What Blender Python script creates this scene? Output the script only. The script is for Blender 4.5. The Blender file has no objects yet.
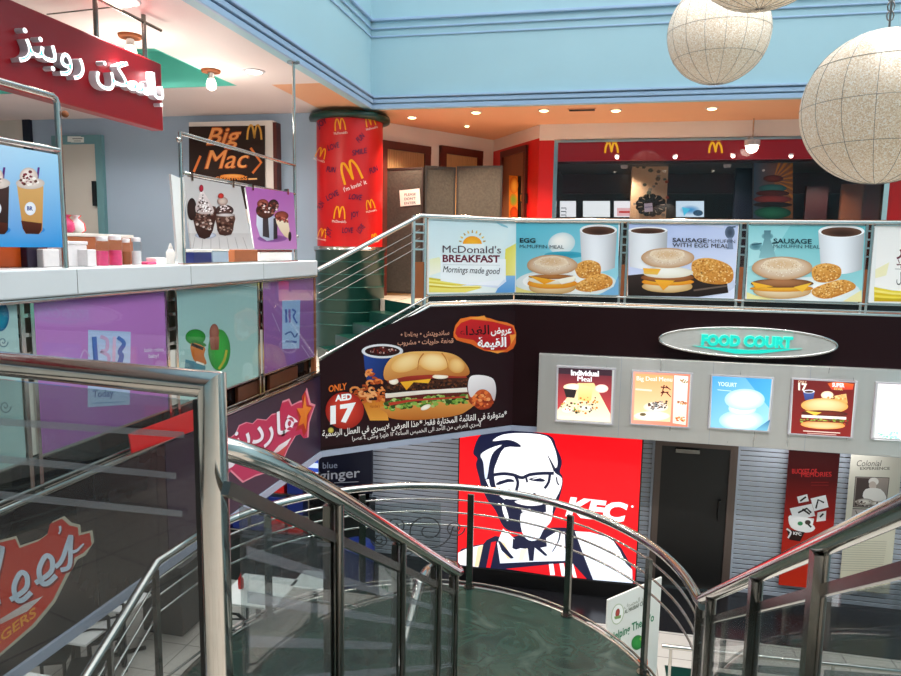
import bpy, math, random
from mathutils import Vector as V, Matrix
random.seed(7)
S = bpy.context.scene
COL = bpy.context.collection
# ------------------------------------------------------------------ camera
FPX, PSI, PIT, ROLL, CZ = 700.0, math.radians(12.0), math.radians(7.2), 0.0164, 5.2
F0 = V((-math.sin(PSI), math.cos(PSI), 0)); R0 = V((math.cos(PSI), math.sin(PSI), 0)); U0 = V((0, 0, 1))
FW = F0*math.cos(PIT) - U0*math.sin(PIT); UP = U0*math.cos(PIT) + F0*math.sin(PIT)
RT = R0*math.cos(ROLL) + UP*math.sin(ROLL); UP = UP*math.cos(ROLL) - R0*math.sin(ROLL)
CAM = V((0, 0, CZ))
cd = bpy.data.cameras.new('camera'); cam = bpy.data.objects.new('camera', cd); COL.objects.link(cam)
cd.sensor_width = 36; cd.lens = FPX/901*36; cd.clip_start = 0.05; cd.clip_end = 200
cam.matrix_world = Matrix(((RT.x, UP.x, -FW.x, 0), (RT.y, UP.y, -FW.y, 0), (RT.z, UP.z, -FW.z, CZ), (0, 0, 0, 1)))
S.camera = cam
# ------------------------------------------------------------------ world and exposure
w = bpy.data.worlds.new('sky'); S.world = w; w.use_nodes = True
bg = w.node_tree.nodes['Background']; bg.inputs[0].default_value = (0.95, 0.97, 1.0, 1); bg.inputs[1].default_value = 3.0
S.view_settings.view_transform = 'Standard'; S.view_settings.look = 'None'
S.view_settings.exposure = 0.0; S.view_settings.gamma = 1; S.view_settings.use_curve_mapping = False

# ------------------------------------------------------------------ helpers
def lin(c):
    if isinstance(c, str):
        c = [int(c[i:i+2], 16)/255 for i in (0, 2, 4)]
    return tuple((x/12.92 if x <= .04045 else ((x+.055)/1.055)**2.4) for x in c)
MATS = {}
def mat(name, col, rough=.5, metal=0, noise=0, nscale=8, bump=0, emit=None, spec=.5, stretch=None):
    if name in MATS: return MATS[name]
    m = bpy.data.materials.new(name); m.use_nodes = True; nt = m.node_tree; b = nt.nodes['Principled BSDF']
    c = lin(col); b.inputs['Base Color'].default_value = (*c, 1); b.inputs['Roughness'].default_value = rough
    b.inputs['Metallic'].default_value = metal; b.inputs['Specular IOR Level'].default_value = spec
    if noise or bump:
        tc = nt.nodes.new('ShaderNodeTexCoord'); nz = nt.nodes.new('ShaderNodeTexNoise'); nz.inputs['Scale'].default_value = nscale; nz.inputs['Detail'].default_value = 5
        src = tc.outputs['Object']
        if stretch:
            mp = nt.nodes.new('ShaderNodeMapping'); mp.inputs['Scale'].default_value = stretch; nt.links.new(src, mp.inputs[0]); src = mp.outputs[0]
        nt.links.new(src, nz.inputs['Vector'])
        if noise:
            mx = nt.nodes.new('ShaderNodeMix'); mx.data_type = 'RGBA'
            mx.inputs[6].default_value = (*[x*(1-noise) for x in c], 1); mx.inputs[7].default_value = (*[min(1, x*(1+noise)) for x in c], 1)
            nt.links.new(nz.outputs[0], mx.inputs[0]); nt.links.new(mx.outputs[2], b.inputs['Base Color'])
            mr = nt.nodes.new('ShaderNodeMapRange'); mr.inputs[3].default_value = max(0, rough-.06); mr.inputs[4].default_value = min(1, rough+.06)
            nt.links.new(nz.outputs[0], mr.inputs[0]); nt.links.new(mr.outputs[0], b.inputs['Roughness'])
        if bump:
            bp = nt.nodes.new('ShaderNodeBump'); bp.inputs['Strength'].default_value = bump; bp.inputs['Distance'].default_value = .01
            nt.links.new(nz.outputs[0], bp.inputs['Height']); nt.links.new(bp.outputs[0], b.inputs['Normal'])
    if emit:
        b.inputs['Emission Color'].default_value = (*lin(emit[0]), 1); b.inputs['Emission Strength'].default_value = emit[1]
    MATS[name] = m; return m
def printmat(name, emit=0, rough=.35):
    m = bpy.data.materials.new(name); m.use_nodes = True; nt = m.node_tree; b = nt.nodes['Principled BSDF']
    a = nt.nodes.new('ShaderNodeAttribute'); a.attribute_name = 'ink'
    b.inputs['Roughness'].default_value = rough; b.inputs['Specular IOR Level'].default_value = .22
    if emit:
        b.inputs['Base Color'].default_value = (.02, .02, .02, 1); nt.links.new(a.outputs['Color'], b.inputs['Emission Color']); b.inputs['Emission Strength'].default_value = emit
    else: nt.links.new(a.outputs['Color'], b.inputs['Base Color'])
    MATS[name] = m; return m
PRINT = printmat('print_ink'); LIT = printmat('backlit_print', 1.35)
def glassmat(name, tint, refl=1.0, haze=0):
    m = bpy.data.materials.new(name); m.use_nodes = True; nt = m.node_tree; nt.nodes.clear()
    o = nt.nodes.new('ShaderNodeOutputMaterial'); t = nt.nodes.new('ShaderNodeBsdfTransparent'); t.inputs[0].default_value = (*tint, 1)
    g = nt.nodes.new('ShaderNodeBsdfGlossy'); g.inputs['Roughness'].default_value = .02; g.inputs[0].default_value = (refl, refl, refl, 1)
    lw = nt.nodes.new('ShaderNodeLayerWeight'); pw = nt.nodes.new('ShaderNodeMath'); pw.operation = 'POWER'; pw.inputs[1].default_value = 4.5; nt.links.new(lw.outputs['Facing'], pw.inputs[0]); lw.inputs[0].default_value = .5
    fr = nt.nodes.new('ShaderNodeMapRange'); fr.inputs[3].default_value = .022; fr.inputs[4].default_value = .7; nt.links.new(pw.outputs[0], fr.inputs[0])
    mx = nt.nodes.new('ShaderNodeMixShader'); nt.links.new(fr.outputs[0], mx.inputs[0]); nt.links.new(t.outputs[0], mx.inputs[1]); nt.links.new(g.outputs[0], mx.inputs[2])
    out = mx
    if haze:
        d = nt.nodes.new('ShaderNodeBsdfDiffuse'); d.inputs[0].default_value = (.55, .56, .6, 1)
        m2 = nt.nodes.new('ShaderNodeMixShader'); m2.inputs[0].default_value = haze; nt.links.new(mx.outputs[0], m2.inputs[1]); nt.links.new(d.outputs[0], m2.inputs[2]); out = m2
    nt.links.new(out.outputs[0], o.inputs[0]); MATS[name] = m; return m

class MB:
    def __init__(s): s.v = []; s.f = []; s.sm = []
    def add(s, vs, fs, smooth=False):
        n = len(s.v); s.v += [V(p) for p in vs]; s.f += [[i+n for i in f] for f in fs]; s.sm += [smooth]*len(fs); return s
    def hexa(s, p):   # 8 points: bottom loop 0-3, top loop 4-7
        return s.add(p, [(3, 2, 1, 0), (4, 5, 6, 7), (0, 1, 5, 4), (1, 2, 6, 5), (2, 3, 7, 6), (3, 0, 4, 7)])
    def box(s, a, b):
        x0, y0, z0 = [min(a[i], b[i]) for i in range(3)]; x1, y1, z1 = [max(a[i], b[i]) for i in range(3)]
        return s.hexa([(x0, y0, z0), (x1, y0, z0), (x1, y1, z0), (x0, y1, z0), (x0, y0, z1), (x1, y0, z1), (x1, y1, z1), (x0, y1, z1)])
    def obox(s, c, ax, ay, az):   # centre and half axes
        c, ax, ay, az = V(c), V(ax), V(ay), V(az)
        return s.hexa([c+ax*i+ay*j+az*k for k in (-1, 1) for i, j in ((-1, -1), (1, -1), (1, 1), (-1, 1))])
    def bar(s, a, b, wd, ht, up=(0, 0, 1)):
        a, b = V(a), V(b); d = b-a; sd = d.cross(V(up)).normalized(); u = sd.cross(d).normalized()
        return s.obox((a+b)/2, d/2, sd*wd/2, u*ht/2)
    def tube(s, pts, r, seg=12, closed=False, caps=True):
        pts = [V(p) for p in pts]; n = len(pts); rr = r if isinstance(r, (list, tuple)) else [r]*n; rings = []; ref = None; vs = []
        for i, p in enumerate(pts):
            if closed: t = pts[(i+1) % n]-pts[i-1]
            else: t = pts[min(i+1, n-1)]-pts[max(i-1, 0)]
            t.normalize()
            if ref is None: ref = t.cross(V((0, 0, 1)) if abs(t.z) < .95 else V((1, 0, 0))).normalized()
            ref = (ref-t*ref.dot(t)).normalized(); b = t.cross(ref)
            vs += [p+(ref*math.cos(2*math.pi*k/seg)+b*math.sin(2*math.pi*k/seg))*rr[i] for k in range(seg)]
        fs = []
        for i in range(n if closed else n-1):
            j = (i+1) % n
            for k in range(seg):
                l = (k+1) % seg; fs.append((i*seg+k, i*seg+l, j*seg+l, j*seg+k))
        s.add(vs, fs, True)
        if caps and not closed:
            s.add(vs[:seg], [tuple(range(seg))[::-1]]); s.add(vs[-seg:], [tuple(range(seg))])
        return s
    def lathe(s, c, prof, seg=24, smooth=True, caps=True):
        c = V(c); vs = [c+V((r*math.cos(2*math.pi*k/seg), r*math.sin(2*math.pi*k/seg), z)) for r, z in prof for k in range(seg)]; fs = []
        for i in range(len(prof)-1):
            for k in range(seg):
                l = (k+1) % seg; fs.append((i*seg+k, i*seg+l, (i+1)*seg+l, (i+1)*seg+k))
        s.add(vs, fs, smooth)
        if caps: s.add(vs[:seg], [tuple(range(seg))[::-1]]); s.add(vs[-seg:], [tuple(range(seg))])
        return s
    def prism(s, poly, d):    # polygon of points extruded by vector d
        n = len(poly); p = [V(q) for q in poly]; d = V(d)
        return s.add(p+[q+d for q in p], [tuple(range(n))[::-1], tuple(range(n, 2*n))]+[(i, (i+1) % n, n+(i+1) % n, n+i) for i in range(n)])
    def ball(s, c, r, seg=24, rings=14):
        return s.lathe(c, [(max(1e-4, r*math.sin(math.pi*i/rings)), -r*math.cos(math.pi*i/rings)) for i in range(rings+1)], seg)
def wloc(o):
    p = V((0, 0, 0))
    while o: p = p+o.location; o = o.parent
    return p
def obj(name, mb, m, parent=None, bevel=0, loc=None):
    me = bpy.data.meshes.new(name); base = wloc(parent) if parent else V((0, 0, 0))
    if loc is None:
        n = len(mb.v); 
        if parent: loc = base
        else:
            xs = [p.x for p in mb.v]; ys = [p.y for p in mb.v]; zs = [p.z for p in mb.v]
            loc = V(((min(xs)+max(xs))/2, (min(ys)+max(ys))/2, min(zs)))
    loc = V(loc)
    me.from_pydata([tuple(p-loc) for p in mb.v], [], mb.f); me.polygons.foreach_set('use_smooth', mb.sm)
    me.materials.append(MATS[m] if isinstance(m, str) else m); me.update()
    o = bpy.data.objects.new(name, me); COL.objects.link(o); o.location = loc-base
    if parent: o.parent = parent
    if bevel:
        bv = o.modifiers.new('bevel', 'BEVEL'); bv.width = bevel; bv.segments = 2; bv.limit_method = 'ANGLE'
    return o
def tag(o, label, cat, group=None, kind=None):
    o['label'] = label; o['category'] = cat
    if group: o['group'] = group
    if kind: o['kind'] = kind
    return o
def thing(name, label, cat, loc, group=None):
    o = bpy.data.objects.new(name, None); COL.objects.link(o); o.location = V(loc); o.empty_display_size = .1
    return tag(o, label, cat, group)
def struct(name, mb, m, bevel=0):
    o = obj(name, mb, m, None, bevel); o['kind'] = 'structure'; return o
# -------- surfaces that take print: where a sight line of the survey meets them
def ray(x, y): return FW+RT*((x-450.5)/FPX)-UP*((y-338)/FPX)
class Plane:
    def __init__(s, p, n, off=0.0): s.n = V(n).normalized(); s.p = V(p)+s.n*off
    def hit(s, x, y):
        v = ray(x, y); t = (s.p-CAM).dot(s.n)/v.dot(s.n); return CAM+v*t
    def nor(s, P): return s.n
    def moved(s, d): return Plane(s.p, s.n, d)
class Cyl:
    def __init__(s, c, r): s.c = V((c[0], c[1], 0)); s.r = r
    def hit(s, x, y):
        v = ray(x, y); d = CAM-s.c; a = v.x**2+v.y**2; b = 2*(d.x*v.x+d.y*v.y); c = d.x**2+d.y**2-s.r**2
        q = max(0, b*b-4*a*c); return CAM+v*((-b-math.sqrt(q))/(2*a))
    def nor(s, P): n = V((P.x-s.c.x, P.y-s.c.y, 0)); return n.normalized()
def pX(c, off=0): return Plane((c, 0, 0), (1, 0, 0), off)
def pY(c, off=0): return Plane((0, c, 0), (0, -1, 0), off)
def pZ(c): return Plane((0, 0, c), (0, 0, 1))
TXT = {}
def textmesh(s, bold=0, shear=0):
    k = (s, bold, shear)
    if k not in TXT:
        c = bpy.data.curves.new('lettering', 'FONT'); c.body = s; c.offset = bold; c.shear = shear; c.resolution_u = 3
        o = bpy.data.objects.new('lettering', c); COL.objects.link(o); bpy.context.view_layer.update()
        me = bpy.data.meshes.new_from_object(o.evaluated_get(bpy.context.evaluated_depsgraph_get()))
        vs = [tuple(v.co) for v in me.vertices]; fs = [tuple(p.vertices) for p in me.polygons]
        bpy.data.objects.remove(o); bpy.data.curves.remove(c); bpy.data.meshes.remove(me)
        x0 = min(v[0] for v in vs); x1 = max(v[0] for v in vs)
        TXT[k] = ([((v[0]-x0)/(x1-x0), v[1]/.7) for v in vs], fs, x1-x0)
    return TXT[k]
AR = {}
for ch, b, n in (('ا', 0xFE8D, 2), ('ب', 0xFE8F, 4), ('ة', 0xFE93, 2), ('ت', 0xFE95, 4), ('ج', 0xFE9D, 4), ('ح', 0xFEA1, 4), ('خ', 0xFEA5, 4), ('د', 0xFEA9, 2), ('ذ', 0xFEAB, 2), ('ر', 0xFEAD, 2), ('ز', 0xFEAF, 2), ('س', 0xFEB1, 4), ('ش', 0xFEB5, 4), ('ص', 0xFEB9, 4), ('ض', 0xFEBD, 4), ('ط', 0xFEC1, 4), ('ظ', 0xFEC5, 4), ('ع', 0xFEC9, 4), ('غ', 0xFECD, 4), ('ف', 0xFED1, 4), ('ق', 0xFED5, 4), ('ك', 0xFED9, 4), ('ل', 0xFEDD, 4), ('م', 0xFEE1, 4), ('ن', 0xFEE5, 4), ('ه', 0xFEE9, 4), ('و', 0xFEED, 2), ('ى', 0xFEEF, 2), ('ي', 0xFEF1, 4), ('أ', 0xFE83, 2), ('ئ', 0xFE89, 4), ('ء', 0xFE80, 1), ('لا', 0xFEFB, 2)): AR[ch] = (b, n)
def arabic(s):
    toks = []; i = 0
    while i < len(s):
        if s[i:i+2] == 'لا': toks.append('لا'); i += 2
        else: toks.append(s[i]); i += 1
    out = []
    for i, t in enumerate(toks):
        if t not in AR: out.append(t); continue
        b, n = AR[t]; pj = i > 0 and toks[i-1] in AR and AR[toks[i-1]][1] == 4; nj = i+1 < len(toks) and toks[i+1] in AR and AR[toks[i+1]][1] > 1 and n == 4; pj = pj and n > 1
        out.append(chr(b+(3 if pj and nj else 1 if pj else 2 if nj else 0)))
    r = out[::-1]; res = []; i = 0
    while i < len(r):
        j = i
        while j < len(r) and '\u0660' <= r[j] <= '\u0669': j += 1
        if j > i: res += r[i:j][::-1]; i = j
        else: res.append(r[i]); i += 1
    return ''.join(res)
def smooth(pts, n=5, closed=True):
    P = pts; m = len(P); out = []
    for i in range(m if closed else m-1):
        g = (lambda k: P[k % m]) if closed else (lambda k: P[min(max(k, 0), m-1)])
        a, b, c, d = g(i-1), g(i), g(i+1), g(i+2)
        for k in range(n):
            t = k/n; out.append(tuple(.5*(2*b[j]+(c[j]-a[j])*t+(2*a[j]-5*b[j]+4*c[j]-d[j])*t*t+(3*b[j]-a[j]-3*c[j]+d[j])*t**3) for j in (0, 1)))
    if not closed: out.append(P[-1])
    return out
class Art:
    """flat print: inked shapes laid one over another, a fraction of a millimetre apart, on a real surface"""
    def __init__(s, surf, zoom=(0, 0, 1), base=.002, step=.00015): s.s = surf; s.z = zoom; s.v = []; s.f = []; s.c = []; s.l = base; s.st = step; s.zc = (-9, 99)
    def zm(s, *z): s.z = z; return s
    def P(s, p): return (s.z[0]+p[0]/s.z[2], s.z[1]+p[1]/s.z[2])
    def put(s, pts, faces, cols, raw=False):
        n = len(s.v)
        for p in pts:
            q = p if raw else s.P(p); h = s.s.hit(*q); h.z = min(max(h.z, s.zc[0]), s.zc[1]); s.v.append(h+s.s.nor(h)*s.l)
        s.f += [tuple(i+n for i in f) for f in faces]; s.c += cols; s.l += s.st; return s
    def poly(s, pts, c, c2=None, d=None, sm=0):
        if sm: pts = smooth(pts, sm)
        if c2 is None: return s.put(pts, [tuple(range(len(pts)))], [lin(c)]*len(pts))
        a, b = lin(c), lin(c2); d = d or (0, 1); t = [p[0]*d[0]+p[1]*d[1] for p in pts]; lo, hi = min(t), max(t)
        return s.put(pts, [tuple(range(len(pts)))], [tuple(a[k]+(b[k]-a[k])*(x-lo)/(hi-lo+1e-9) for k in range(3)) for x in t])
    def ell(s, cx, cy, rx, ry, c, c2=None, rot=0, hl=(0, 0), wob=0, seg=28, arc=None):
        a = lin(c); b = lin(c2 or c); cr, sr = math.cos(rot), math.sin(rot); pts = []; cols = []; N = 5 if c2 else 1
        ph = random.random()*6
        pts.append((cx+hl[0]*rx, cy+hl[1]*ry)); cols.append(a); fs = []
        for i in range(1, N+1):
            t = i/N
            for k in range(seg):
                an = 2*math.pi*k/seg; wv = 1+wob*math.sin(3*an+ph)*t+wob*.6*math.sin(7*an+ph*2)*t
                x = rx*math.cos(an)*t*wv+hl[0]*rx*(1-t); y = ry*math.sin(an)*t*wv+hl[1]*ry*(1-t)
                pts.append((cx+x*cr-y*sr, cy+x*sr+y*cr)); cols.append(tuple(a[j]+(b[j]-a[j])*t*t for j in range(3)))
        for k in range(seg): fs.append((0, 1+k, 1+(k+1) % seg))
        for i in range(N-1):
            for k in range(seg): fs.append((1+i*seg+k, 1+(i+1)*seg+k, 1+(i+1)*seg+(k+1) % seg, 1+i*seg+(k+1) % seg))
        return s.put(pts, fs, cols)
    def line(s, pts, wd, c, sm=0, closed=False):
        if sm: pts = smooth(pts, sm, closed)
        n = len(pts); ws = wd if isinstance(wd, (list, tuple)) else [wd, wd]; L = []; Rr = []
        for i, p in enumerate(pts):
            a = pts[i-1] if closed or i else p; b = pts[(i+1) % n] if closed or i < n-1 else p
            dx, dy = b[0]-a[0], b[1]-a[1]; l = math.hypot(dx, dy) or 1; wv = ws[0]+(ws[-1]-ws[0])*i/max(1, n-1)
            L.append((p[0]-dy/l*wv/2, p[1]+dx/l*wv/2)); Rr.append((p[0]+dy/l*wv/2, p[1]-dx/l*wv/2))
        fs = [(i, (i+1) % n, n+(i+1) % n, n+i) for i in range(n if closed else n-1)]
        return s.put(L+Rr, fs, [lin(c)]*(2*n))
    def text(s, t, p0, p1, h, c, bold=0, shear=0, up=None, h1=None):
        if 'M' in t and bold > 0:
            for k in (-1, 0, 1): q = h*bold*.9*k; s.text(t, (p0[0]+q, p0[1]), (p1[0]+q, p1[1]), h, c, 0, shear, up, h1)
            return s
        vs, fs, _ = textmesh(t, bold, shear); h1 = h if h1 is None else h1; ux, uy = up or (0, -1)
        pts = []
        for x, y in vs:
            hh = h+(h1-h)*x; pts.append((p0[0]+(p1[0]-p0[0])*x+ux*hh*y, p0[1]+(p1[1]-p0[1])*x+uy*hh*y))
        return s.put(pts, fs, [lin(c)]*len(pts))
    def spots(s, pts, n, r, cols, sq=.7):
        xs = [p[0] for p in pts]; ys = [p[1] for p in pts]; k = 0; tries = 0
        V_ = []; Fa = []; Co = []
        while k < n and tries < n*30:
            tries += 1; x = random.uniform(min(xs), max(xs)); y = random.uniform(min(ys), max(ys)); ins = False; j = len(pts)-1
            for i in range(len(pts)):
                if (ys[i] > y) != (ys[j] > y) and x < (xs[j]-xs[i])*(y-ys[i])/(ys[j]-ys[i])+xs[i]: ins = not ins
                j = i
            if not ins: continue
            k += 1; rr = random.uniform(.5, 1)*r; a0 = random.random()*6; b = len(V_); co = lin(random.choice(cols))
            for q in range(7):
                an = a0+q*6.283/7; V_.append((x+rr*math.cos(an)*random.uniform(.7, 1), y+rr*sq*math.sin(an))); Co.append(co)
            Fa.append(tuple(range(b, b+7)))
            if k % 12 == 0: s.put(V_, Fa, Co); V_ = []; Fa = []; Co = []
        if V_: s.put(V_, Fa, Co)
        return s
    def arches(s, cx, cy, wd, ht, c, t=None, rot=0):
        t = t or wd*.16; P = [(-.5, .5), (-.44, -.1), (-.3, -.47), (-.22, -.5), (-.13, -.4), (-.03, .1), (0, .38), (.03, .1), (.13, -.4), (.22, -.5), (.3, -.47), (.44, -.1), (.5, .5)]
        cr, sr = math.cos(rot), math.sin(rot); return s.line([(cx+x*wd*cr-y*ht*sr, cy+x*wd*sr+y*ht*cr) for x, y in P], t, c, sm=3)
    def obj(s, name, m, parent):
        base = wloc(parent); me = bpy.data.meshes.new(name); me.from_pydata([tuple(p-base) for p in s.v], [], s.f)
        # faces look towards the viewer's side of the sheet
        at = me.attributes.new('ink', 'FLOAT_COLOR', 'POINT'); at.data.foreach_set('color', [x for c in s.c for x in (*c, 1)])
        me.materials.append(m); me.update(); o = bpy.data.objects.new(name, me); COL.objects.link(o); o.parent = parent; return o
def slab(surf, quad, th, front=0):
    """board with its face on the surface, its thickness behind it; quad in survey pixels"""
    P = [surf.hit(*q) for q in quad]; n = surf.nor(P[0]); mb = MB(); mb.prism([p+n*front for p in P], -n*th); return mb
def rectpx(surf, a, b):
    """upright rectangle on an upright plane from its top-left and bottom-right survey points"""
    A, B = surf.hit(*a), surf.hit(*b); return [A, V((B.x, B.y, A.z)), B, V((A.x, A.y, B.z))]
def lerp(a, b, t): return a+(b-a)*t
# ------------------------------------------------------------------ materials
mat('chrome', (.80, .79, .77), .13, 1, .06, 30)
mat('dark_chrome', (.52, .51, .49), .24, 1, .1, 20)
mat('brushed', (.84, .83, .81), .30, .7, .03, 3, 0, None, .5, (6, 6, .4))
b_ = MATS['brushed'].node_tree; pb = b_.nodes['Principled BSDF']; pb.inputs['Anisotropic'].default_value = .9; pb.inputs['Anisotropic Rotation'].default_value = .25; tg = b_.nodes.new('ShaderNodeTangent'); tg.direction_type = 'RADIAL'; tg.axis = 'Z'; b_.links.new(tg.outputs[0], pb.inputs['Tangent'])
mat('green_band', (.06, .30, .27), .3)
mat('blue_wall', (.64, .78, .82), .6, 0, .04, 1.2); mat('blue_trim', (.62, .73, .84), .5, 0, .03, 2)
mat('shop_blue', (.64, .72, .80), .6, 0, .04, 1.5); mat('soffit', (.90, .84, .83), .7, 0, .03, 2)
mat('peach', (.90, .67, .52), .65, 0, .04, 2); mat('bulkhead', (.92, .88, .85), .6, 0, .03, 3); mat('teal', (.38, .76, .70), .6, 0, .05, 2)
mat('maroon', (.115, .025, .04), .45, 0, .1, 2, 0, None, .2); mat('fascia_dark', (.16, .125, .12), .28, 0, .15, 1.5); mat('fascia_purple', (.16, .11, .20), .35, 0, .25, .9)
mat('trim_grey', (.62, .66, .74), .4, 0, .05, 4); mat('black', (.03, .03, .035), .4); mat('rubber', (.05, .05, .05), .7)
mat('counter', (.82, .84, .85), .35, 0, .04, 3); mat('white', (.93, .93, .92), .5, 0, .02, 5)
mat('red_wall', (.80, .04, .05), .4, 0, .06, 2); mat('red_strip', (.56, .015, .08), .35, 0, .06, 1); mat('sign_red_lit', (.5, .02, .06), .4, 0, 0, 1, 0, ((.55, .03, .08), .8)); mat('bright_red', (1, .03, .05), .6)
mat('shutter', (.72, .745, .79), .45, .1, .06, 5); mat('door_dark', (.10, .09, .085), .45, 0, .12, 4); mat('door_frame', (.42, .36, .33), .4, .3, .1, 6)
mat('wood_frame', (.34, .11, .07), .45, 0, .25, 6, 0, None, .5, (1, 1, .2)); mat('wood_slat', (.72, .56, .38), .5, 0, .25, 9, 0, None, .5, (6, 6, .3)); mat('wood_door', (.52, .32, .22), .45, 0, .2, 5, 0, None, .5, (4, 4, .3))
mat('fabric', (.27, .245, .225), .95, 0, .5, 28, .5); mat('screen_frame', (.16, .13, .12), .5); mat('paper', (.92, .92, .90), .7)
mat('green_base', (.03, .20, .17), .3, 0, .3, 3); mat('gold', (.98, .72, .10), .45)
mat('store_dark', (.16, .135, .13), .5, 0, .2, 2); mat('store_maroon', (.22, .05, .07), .5); mat('store_pillar', (.80, .66, .52), .6, 0, .2, 7)
mat('cream', (.82, .80, .76), .5, 0, .04, 3); mat('navy', (.03, .05, .14), .4); mat('teal_frame', (.42, .60, .63), .5)
mat('lamp_glow', (1, 1, 1), .5, 0, 0, 1, 0, ((1, .96, .88), 9)); mat('lamp_bulb', (1, 1, 1), .5, 0, 0, 1, 0, ((1, .95, .85), 2.5)); mat('lamp_warm', (1, .9, .7), .5, 0, 0, 1, 0, ((1, .86, .62), 12))
mat('teal_glow', (.02, .25, .22), .4, 0, 0, 1, 0, ((.12, .90, .82), 1.0)); mat('white_glow', (1, 1, 1), .4, 0, 0, 1, 0, ((1, .98, 1), 1.6)); mat('letter_side', (.78, .76, .78), .4)
mat('letter_teal', (.2, .85, .75), .4, 0, 0, 1, 0, ((.25, .90, .78), .8))
mat('blue_plastic', (.05, .14, .42), .4, 0, .05, 6); mat('red_plastic', (.75, .06, .06), .35); mat('orange_plastic', (.85, .35, .08), .4); mat('pink', (.85, .25, .45), .4, 0, .3, 60); mat('brown_card', (.58, .32, .16), .7, 0, .1, 10)
mat('dark_box', (.13, .135, .135), .5, 0, .1, 8); mat('board', (.88, .89, .87), .5, 0, .02, 3); mat('clear', (.86, .84, .84), .15, 0, .1, 30); mat('seal', (.02, .02, .02), .6)
mat('stripe', (.30, .30, .32), .6, 0, .05, 10); mat('dark_glass', (.05, .045, .05), .08, 0, .3, 4); mat('brown_reflect', (.30, .15, .08), .3, 0, .6, 9)
mat('wire', (.5, .5, .5), .4, 1); mat('roof', (.75, .77, .78), .7); mat('tread', (.22, .27, .25), .3, 0, .3, 6); mat('lens', (.9, .9, .9), .3)
glassmat('glass', (.86, .90, .89)); glassmat('smoked_glass', (.55, .60, .60)); glassmat('store_glass', (.80, .80, .82)); glassmat('clear_glass', (.93, .95, .95)); glassmat('rail_glass', (.72, .75, .745), 1, .03); glassmat('frost', (.80, .82, .84), 1, .24); glassmat('frost_soft', (.72, .74, .76), 1, .12)
def tilemat(name, c1, c2, sx, sy, mortar, rough):
    m = bpy.data.materials.new(name); m.use_nodes = True; nt = m.node_tree; b = nt.nodes['Principled BSDF']; b.inputs['Roughness'].default_value = rough
    tc = nt.nodes.new('ShaderNodeTexCoord'); br = nt.nodes.new('ShaderNodeTexBrick'); br.offset = 0; br.inputs['Scale'].default_value = 1
    br.inputs['Brick Width'].default_value = sx; br.inputs['Row Height'].default_value = sy; br.inputs['Mortar Size'].default_value = .006
    br.inputs['Color1'].default_value = (*lin(c1), 1); br.inputs['Color2'].default_value = (*lin(c2), 1); br.inputs['Mortar'].default_value = (*lin(mortar), 1)
    nt.links.new(tc.outputs['Object'], br.inputs['Vector']); nt.links.new(br.outputs[0], b.inputs['Base Color']); MATS[name] = m
tilemat('floor_tile', (.80, .78, .74), (.76, .74, .71), .6, .6, (.5, .48, .46), .18); tilemat('upper_tile', (.86, .80, .74), (.82, .77, .71), .5, .5, (.4, .36, .33), .25)
tilemat('granite', (.10, .10, .11), (.12, .12, .13), .6, .6, (.06, .06, .06), .2)
def marble():
    m = bpy.data.materials.new('green_marble'); m.use_nodes = True; nt = m.node_tree; b = nt.nodes['Principled BSDF']; b.inputs['Roughness'].default_value = .22
    tc = nt.nodes.new('ShaderNodeTexCoord'); n1 = nt.nodes.new('ShaderNodeTexNoise'); n1.inputs['Scale'].default_value = 2.2; n1.inputs['Detail'].default_value = 9; n1.inputs['Distortion'].default_value = 1.6
    cr = nt.nodes.new('ShaderNodeValToRGB'); e = cr.color_ramp.elements; e[0].position = .3; e[0].color = (*lin((.07, .13, .115)), 1); e[1].position = .72; e[1].color = (*lin((.235, .30, .275)), 1)
    k = e.new(.5); k.color = (*lin((.16, .24, .21)), 1); k = e.new(.56); k.color = (*lin((.11, .20, .17)), 1)
    nt.links.new(tc.outputs['Object'], n1.inputs['Vector']); nt.links.new(n1.outputs[0], cr.inputs[0]); nt.links.new(cr.outputs[0], b.inputs['Base Color']); MATS['green_marble'] = m
marble()
def glitter():
    m = bpy.data.materials.new('glitter'); m.use_nodes = True; nt = m.node_tree; b = nt.nodes['Principled BSDF']
    tc = nt.nodes.new('ShaderNodeTexCoord'); vo = nt.nodes.new('ShaderNodeTexVoronoi'); vo.inputs['Scale'].default_value = 190
    cr = nt.nodes.new('ShaderNodeValToRGB'); e = cr.color_ramp.elements; e[0].position = .1; e[0].color = (*lin((.86, .79, .70)), 1); e[1].position = .93; e[1].color = (1, 1, .98, 1)
    k = e.new(.55); k.color = (*lin((.96, .91, .84)), 1); k = e.new(.82); k.color = (*lin((1, .985, .95)), 1)
    sp = nt.nodes.new('ShaderNodeSeparateColor'); nt.links.new(tc.outputs['Object'], vo.inputs['Vector']); nt.links.new(vo.outputs['Color'], sp.inputs[0]); nt.links.new(sp.outputs[0], cr.inputs[0]); nt.links.new(cr.outputs[0], b.inputs['Base Color'])
    bp = nt.nodes.new('ShaderNodeBump'); bp.inputs['Strength'].default_value = .25; bp.inputs['Distance'].default_value = .002; nt.links.new(sp.outputs[1], bp.inputs['Height']); nt.links.new(bp.outputs[0], b.inputs['Normal'])
    b.inputs['Roughness'].default_value = .4
    o = nt.nodes['Material Output']; tl = nt.nodes.new('ShaderNodeBsdfTranslucent'); nt.links.new(cr.outputs[0], tl.inputs[0]); ms = nt.nodes.new('ShaderNodeMixShader'); ms.inputs[0].default_value = .38
    nt.links.new(b.outputs[0], ms.inputs[1]); nt.links.new(tl.outputs[0], ms.inputs[2]); nt.links.new(ms.outputs[0], o.inputs[0]); MATS['glitter'] = m
glitter()
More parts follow.
